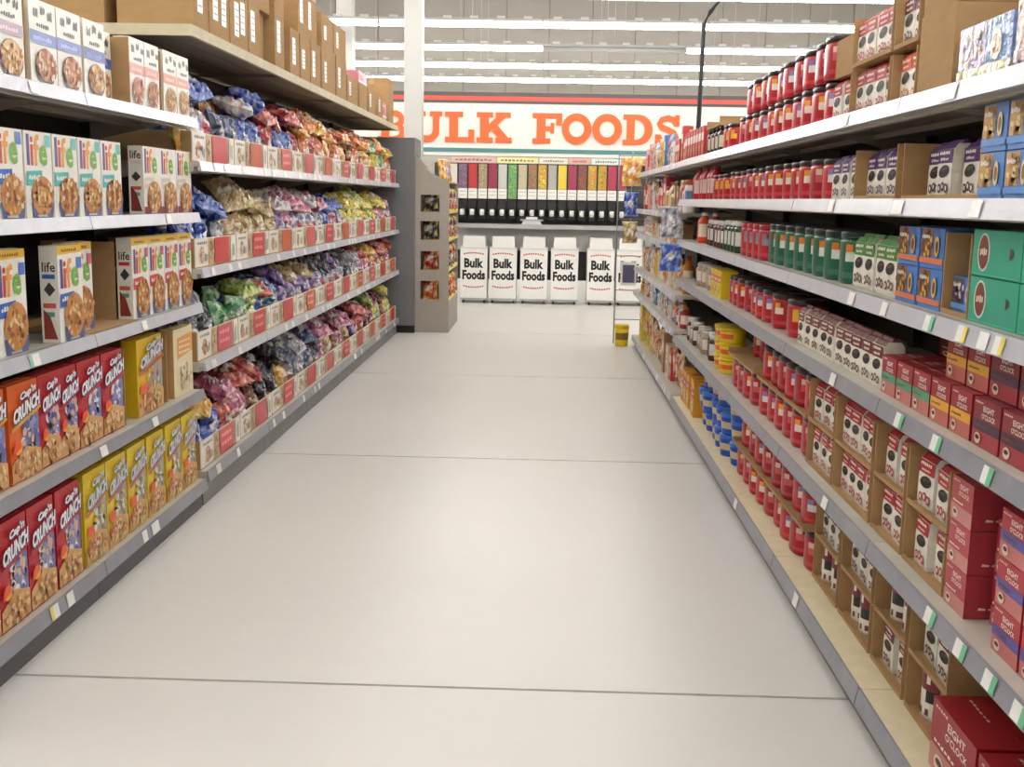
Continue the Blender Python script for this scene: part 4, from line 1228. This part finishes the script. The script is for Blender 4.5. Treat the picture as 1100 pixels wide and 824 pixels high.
# fourth shelf
jc = jar(c('#a58a76'), c('#d9cfc4'), c('#c9c4bc'), .05, .14, name='snack_jar')
for y in seq(7.2, 6.55, 6): rput('jc', jc, 3, y, 'clear snack jar with pale label', 'jar', rnd.uniform(0, .03))
yb = small_box(c('#e2c51c'), [c('#d8602c'), c('#c8922a')], .12, .15, .09, 19)
for y in (6.38, 6.25, 6.12): rput('yb', yb, 3, y, 'yellow drink mix box with red foot', 'box')
cans(3, seq(5.9, 4.95, 7), sb=.01); cans(3, [4.72], sb=.0); cans(3, [4.4], 'red coffee canister with gold lettering', pick=('can_y2', canister(c('#b51f28'), .077, .15, [c('#d9a83c'), c('#d9a83c')], seed=12, grip_shade=False)))
bags(3, seq(4.16, 3.2, 10), 'bag_brn', bag_brn, 'white coffee bag with brown band', sb=.0)
KR, KM = c('#9c1f2a'), c('#86202c')
pg = pod_box(KR, c('#4f9a78'), fade=c('#c9766c'), seed=1); py = pod_box(KR, c('#e6a92c'), fade=c('#c4685c'), seed=2); pp = pod_box(KM, c('#4a2440'), fade=c('#a8323a'), seed=3, w=.145)
for y in (3.07, 2.935, 2.8): rput('pg', pg, 3, y, 'red coffee pod box with green band', 'pod box', 0)
for y in (2.665, 2.53): rput('py', py, 3, y, 'red coffee pod box with yellow band', 'pod box', 0)
for y in (2.38, 2.225, 2.07): rput('pp', pp, 3, y, 'maroon coffee pod box with plum band', 'pod box', 0)
pb = pod_box(KR, None, w=.125, h=.105, seed=4)
for k, y in enumerate((3.07, 2.935, 2.8, 2.665, 2.53)): rput('pb', pb, 3, y, 'plain red coffee pod box in the rear row', 'pod box', .145)
for y in (2.66, 2.525): rput('py', py, 3, y, 'red coffee pod box with yellow band', 'pod box', .03, .1075)
for y in (2.38, 2.225, 2.07): rput('pp', pp, 3, y, 'maroon coffee pod box with plum band', 'pod box', .145, 0); 
for y in (2.38, 2.225, 2.07): rput('pp', pp, 3, y, 'maroon coffee pod box with plum band', 'pod box', .03, .1075)
flat = pod_box(c('#6e1a20'), None, w=.24, h=.06, d=.13, seed=6)
rput('flat', flat, 3, 3.0, 'flat dark red pod box', 'pod box', .15, .1075)
# fifth shelf
yt = tub(c('#e3c31a'), c('#e0601f'), c('#d9b414'), .075, .082)
for y in (6.2, 6.03):
    for k in range(3): rput('yt', yt, 4, y, 'yellow drink mix tub with orange label', 'tub', .0, k * .0825, layer=('', 'middle', 'top')[k])
for y in seq(7.6, 6.5, 9): rput('jc' if rnd.random() < .5 else 'jw', jc, 4, y, 'squat snack jar with pale lid', 'jar', rnd.uniform(0, .03))
for y in seq(7.6, 7.0, 5): rput('ybr', small_box(c('#dd9a2c'), [c('#b5303a'), c('#e9d8b0')], .11, .22, .08, 23), 5, y, 'orange tall drink mix box', 'box', rnd.uniform(0, .02))
cans(4, seq(5.6, 5.1, 4)); cans(4, [4.86, 4.7, 4.54, 4.38, 4.22, 4.06])
rput('tt', open_case(.7, .035, .3), 4, 5.37, 'shallow brown tray over canisters', 'carton', 0, .148)
cans(4, [5.6, 5.44, 5.25], dz=.153, sb=.1)
rput('tt2', open_case(.95, .03, .3), 4, 4.46, 'shallow brown tray over canisters', 'carton', 0, .148)
cans(4, [4.86, 4.7, 4.54, 4.38, 4.22, 4.06], dz=.153, sb=.012)
for (a, b, n, key, bb, ds) in ((3.6, 3.95, 3, 'bag_red', bag_red, 'white coffee bag with red band'), (3.17, 3.58, 4, 'bag_red', bag_red, 'white coffee bag with red band'), (2.87, 3.14, 2, 'bag_red', bag_red, 'white coffee bag with red band'), (2.555, 2.85, 2, 'bag_red', bag_red, 'white coffee bag with red band')):
    for l, dz in enumerate((0, .153)):
        case(4, a, b, 'brown case of red-banded coffee bags', .15, .3, dz=dz)
        st = (b - a - .03) / n
        bags(4, [a + .015 + st * (i + .5) for i in range(n)], key, bb, ds, dz=dz + .0045, sb=.016, jit=.012)
pr_ = pod_box(c('#b23a44'), None, w=.125, h=.1, d=.3, fade=c('#c9857c'), seed=7)
for k in range(3): rput('pr_', pr_, 4, 2.475, 'large red pod box with pink front', 'pod box', 0, .102 * k, layer=('', 'middle', 'top')[k])
ps_ = pod_box(c('#a3262f'), None, w=.11, h=.12, d=.16, fade=c('#b8605a'), seed=8)
for k in range(2): rput('ps_', ps_, 4, 2.335, 'red coffee pod box with rosy foot', 'pod box', .05, .122 * k)
pv = pod_box(c('#b02a38'), c('#57509c'), w=.13, h=.1, d=.16, fade=c('#c4706c'), seed=9)
for y in (2.19, 2.05, 1.91):
    for k in range(3): rput('pv', pv, 4, y, 'red coffee pod box with violet band', 'pod box', 0, .102 * k, layer=('', 'middle', 'top')[k])
# bottom shelf
bt = tub(c('#2552b4'), c('#c9b48a'), c('#2f6fd0'), .08, .115)
for y, nst in ((6.75, 3), (6.57, 3), (6.33, 3), (6.14, 3), (5.92, 2), (5.7, 3)):
    for k in range(nst): rput('bt', bt, 5, y, 'blue drink mix tub with tan label', 'tub', rnd.uniform(0, .03), k * .1155, layer=('', 'middle', 'top')[k])
cans(5, seq(5.5, 4.05, 9), sb=.03); rput('tt3', open_case(1.55, .03, .3), 5, 4.78, 'long shallow brown tray over canisters', 'carton', .02, .148)
cans(5, seq(5.45, 4.1, 8), dz=.153, sb=.035)
pcan = paper_can(c('#7a2830'), 3)
for (a, b, n, up_) in ((3.62, 3.95, 3, 'bag'), (3.24, 3.59, 3, 'bag'), (2.92, 3.21, 2, 'can'), (2.6, 2.89, 2, 'bag')):
    for l, dz in enumerate((0, .155)):
        case(5, a, b, 'brown case of maroon labelled coffee', .152, .3, dz=dz, sb=.05)
        st = (b - a - .03) / n
        for i in range(n)[::-1]:
            y = a + .015 + st * (i + .5)
            if (up_ == 'can') == (l == 1): rput('pcan', pcan, 5, y, 'maroon-labelled coffee can with black lid', 'coffee can', .068 + rnd.uniform(0, .012), dz + .0045, rnd.uniform(-.3, .3))
            else: rput('bag_mar', bag_mar, 5, y, 'white coffee bag with maroon band', 'coffee bag', .068 + rnd.uniform(0, .012), dz + .0045, rnd.uniform(-.06, .06))
big = pod_box(c('#9a1822'), None, w=.27, h=.175, d=.36, fade=c('#c08078'), seed=10)
for y in (2.435, 2.15, 1.865): rput('big', big, 5, y, 'large dark red coffee box with glossy top', 'pod box', .01)

# ------------------------------------------------------------------ right gondola, far part: baking goods
pal = {'cream': ('#e6d8bc', '#c99a5a', '#b8402e'), 'pink': ('#d9a6a0', '#c04a4c', '#f0e0d4'), 'white': ('#e9e4dc', '#6a86b8', '#c85a44'), 'yellow': ('#e0c22c', '#c8641f', '#7a5a1c'), 'brown': ('#a07a54', '#e0cfae', '#5c3a22'), 'red': ('#b8303a', '#f0d8c4', '#e0a23a'), 'blue': ('#4a74ba', '#e4e4e8', '#d9b84a'), 'orange': ('#df8a2e', '#f4e4c0', '#b2401c')}
pal = {k: [c(h) for h in v] for k, v in pal.items()}
FZ = [  # per shelf, from near (7.8) to far (11.25): colour names cycling, item height range
    (['red', 'red', 'white', 'blue', 'yellow', 'cream', 'blue', 'pink', 'pink'], (.18, .26)),
    (['white', 'brown', 'cream', 'red', 'pink', 'brown', 'pink', 'red'], (.19, .27)),
    (['brown', 'orange', 'white', 'cream', 'white', 'pink'], (.12, .17)),
    (['orange', 'cream', 'red', 'cream', 'yellow', 'white', 'brown', 'cream'], (.2, .27)),
    (['red', 'brown', 'white', 'blue', 'white', 'blue', 'yellow'], (.12, .18)),
    (['red', 'pink', 'brown', 'cream', 'cream', 'yellow', 'yellow', 'yellow'], (.24, .36))]
rnd = random.Random(5)
for si, (names, (h0, h1)) in enumerate(FZ):
    y = 7.85
    n = 0
    while y < 11.2:
        q = min(len(names) - 1, int((y - 7.8) / 3.45 * len(names)))
        nm = names[q] if rnd.random() < .75 else rnd.choice(names)
        kind = rnd.choice(('box', 'box', 'jar', 'bag', 'bottle'))
        if si == 5: kind = rnd.choice(('bag', 'box'))
        hh = h0 + (h1 - h0) * rnd.randrange(3) / 2
        A = pal[nm]
        sd = rnd.randrange(2)
        key = ('far', nm, kind, round(hh, 3), sd)
        if kind == 'box': w = .13; b = small_box(A[0], [A[1], A[2]], w, hh, .07, sd + 3); ds, ct = '%s food box', 'box'
        elif kind == 'jar': w = .1; b = jar(A[0], A[1], A[2], .046, hh * .85, name='food_jar'); ds, ct = '%s food jar', 'jar'
        elif kind == 'bottle': w = .09; b = bottle(A[0], A[1], A[2], .04, hh, 'food_bottle'); ds, ct = '%s bottle', 'bottle'
        else: w = .15; b = pillow([A[0], A[1], A[1], A[2]], .14, hh, .05, sd + 5, 'food_bag'); ds, ct = '%s food bag', 'bag'
        rput(key, b, si, y + w / 2, ds % nm, ct, (.035 if kind == 'bag' else 0) + rnd.uniform(0, .02), 0, rnd.uniform(-.05, .05), ZF, 'baking shelf')
        y += w + rnd.uniform(.004, .02)
        n += 1

# strips of hanging packs at the shelf joint and at the far end
def clip(name, label, cat, x, y, z, w, h, pal_, seed, rz=0.):
    t = thing(name, label, cat, (x, y, z), rz, 'packs hung from the shelf edges')
    nm, me, _ = proto(('clip', seed), pillow(pal_, w, h, .04, seed, 'pouch'))
    link('pouch', me, t)
    m = MB('chrome_wire'); m.tube([(0, 0, h - .01), (0, 0, h + .04), (0, .03, h + .055)], .003, n=6); part('hook', m, t)
clip('hanging_pouch', 'blue snack pouch hung at the joint of coffee and baking shelves', 'pouch', .85, 7.6, .985, .16, .19, PAL['blue'], 3, -.5)
clip('hanging_pouch', 'grey foil pouch hung under the second coffee shelf end', 'pouch', .85, 7.66, 1.21, .17, .21, PAL['silver'], 4, -.4)
clip('hanging_pouch', 'orange snack pouch hung at the far end rack', 'pouch', .86, 11.42, 1.6, .2, .28, PAL['amber'], 5, -.1)
clip('hanging_pouch', 'blue snack pouch hung at the far end rack below the orange one', 'pouch', .86, 11.42, 1.3, .15, .24, PAL['blue'], 6, -.1)
clip('hanging_pouch', 'tan snack pouch hung at the far end rack', 'pouch', .86, 11.42, 1.03, .16, .22, PAL['tan'], 7, -.1)
t = thing('end_rack', 'slim wire end rack at the far end of the baking shelves', 'rack', (.87, 11.46, 0))
for x in (-.14, .14):
    m = MB('kick_grey'); m.tube([(x, 0, 0), (x, 0, 1.95)], .006); part('post', m, t)
for z in (.25, .55, .9, 1.27, 1.56, 1.9):
    m = MB('kick_grey'); m.tube([(-.14, 0, z), (.14, 0, z)], .004); part('crossbar', m, t)
m = MB('printed_carton'); m.box(-.09, .07, -.03, -.02, .6, .84, c('#e6e4e0')); p = Print(m, (-.09, -.03, .6), (1, 0, 0), (0, 0, 1), (0, -1, 0)); p.rect(.02, .03, .14, .21, c('#5a5878'))
part('sign_card', m, t)
rq = tub(c('#e0c41c'), c('#7a6a1c'), c('#d8bc18'), .075, .22)
nm, me, pts_ = proto('yellow_tub', rq)
o = tag(link('plastic_tub', me, None, (.80, 11.2, .001)), 'yellow tub standing on the floor by the end rack', 'tub')
for a, b in pts_: link(a, b, o)

# ------------------------------------------------------------------ cardboard floor display
t = thing('floor_display', 'grey-brown cardboard floor display with cut-out windows full of snack bags', 'display', (-1.22, 12.08, 0))
W, D, Hd = .38, 1.25, 1.62
m = MB('display_card')
cols_x = [(-.19, -.115), (.085, .19)]
rows_z = [.36, .5, .68, .82, 1.0, 1.14, 1.28, 1.42]
for x0, x1 in cols_x: m.box(x0, x1, 0, .012, 0, Hd)
zz = [0, .36, .56, .68, .88, 1.0, 1.2, 1.3, 1.48, Hd]
for k in range(0, 9, 2): m.box(-.115, .085, 0, .012, zz[k], zz[k + 1])
m.prism([(-.19, Hd), (.19, Hd), (.1, Hd + .04), (-.02, Hd + .1), (-.12, Hd + .24), (-.19, Hd + .28)], 0, .012, (.8, .8, .8))
part('front_panel', m, t)
m = MB('display_card'); m.box(-.19, -.178, .012, D, 0, Hd + .2); part('rear_panel', m, t)
m = MB('display_card'); m.box(.178, .19, .012, D, 0, .33); part('base_panel', m, t)
m = MB('display_card'); m.box(-.178, .19, D - .012, D, 0, Hd); part('far_panel', m, t)
for z in (.33, .66, .98, 1.28):
    m = MB('display_card'); m.box(-.178, .19, .012, D - .012, z, z + .012); part('shelf', m, t)
    m = MB('printed_carton'); m.box(.178, .19, .012, D - .012, z + .012, z + .05, c('#e0d23c')); part('shelf_edge', m, t)
SN = [('orange', 'red'), ('red', 'navy'), ('black', 'red'), ('black', 'red')]
rnd = random.Random(9)
ct = {}
for k, z in enumerate((.33, .66, .98, 1.28)):
    for j in range(6):
        y = 12.08 + .13 + .195 * j
        nm_ = SN[k][j % 2]
        nmb, me, _ = proto(('disp', nm_, j % 2), pillow(PAL[nm_][:1] + [c('#e0c83a')] + PAL[nm_][2:], .18, .26, .06, 50 + j % 2, 'snack_bag'))
        i = ct.get((k, nm_), 0); ct[(k, nm_)] = i + 1
        x = -1.058 if j else -1.24
        o = link(nmb, me, None, (x, y, z + .0125), (-.08, rnd.uniform(-.06, .06), (PI / 2 if j else 0) + rnd.uniform(-.2, .2)))
        tag(o, '%s snack bag in the floor display, %s tier from the floor, %s of its colour' % (nm_, ORD[k], ordn(i)), 'snack bag', 'snack bags in the floor display')
for j in range(5):
    nmb, me, _ = proto(('dispt', j % 2), pillow(PAL[('amber', 'violet')[j % 2]], .16, .24, .06, 60 + j, 'snack_bag'))
    o = link(nmb, me, None, (-1.1, 12.2 + .17 * j, Hd + .002), (-.1, rnd.uniform(-.06, .06), PI / 2 + rnd.uniform(-.5, .2)))
    tag(o, '%s snack bag standing on top of the floor display, %s from the front' % (('yellow', 'violet')[j % 2], ORD[j]), 'snack bag', 'snack bags on the floor display')
m = MB('display_card'); m.box(-.178, .19, .012, D, Hd - .01, Hd); part('top_tray', m, t)
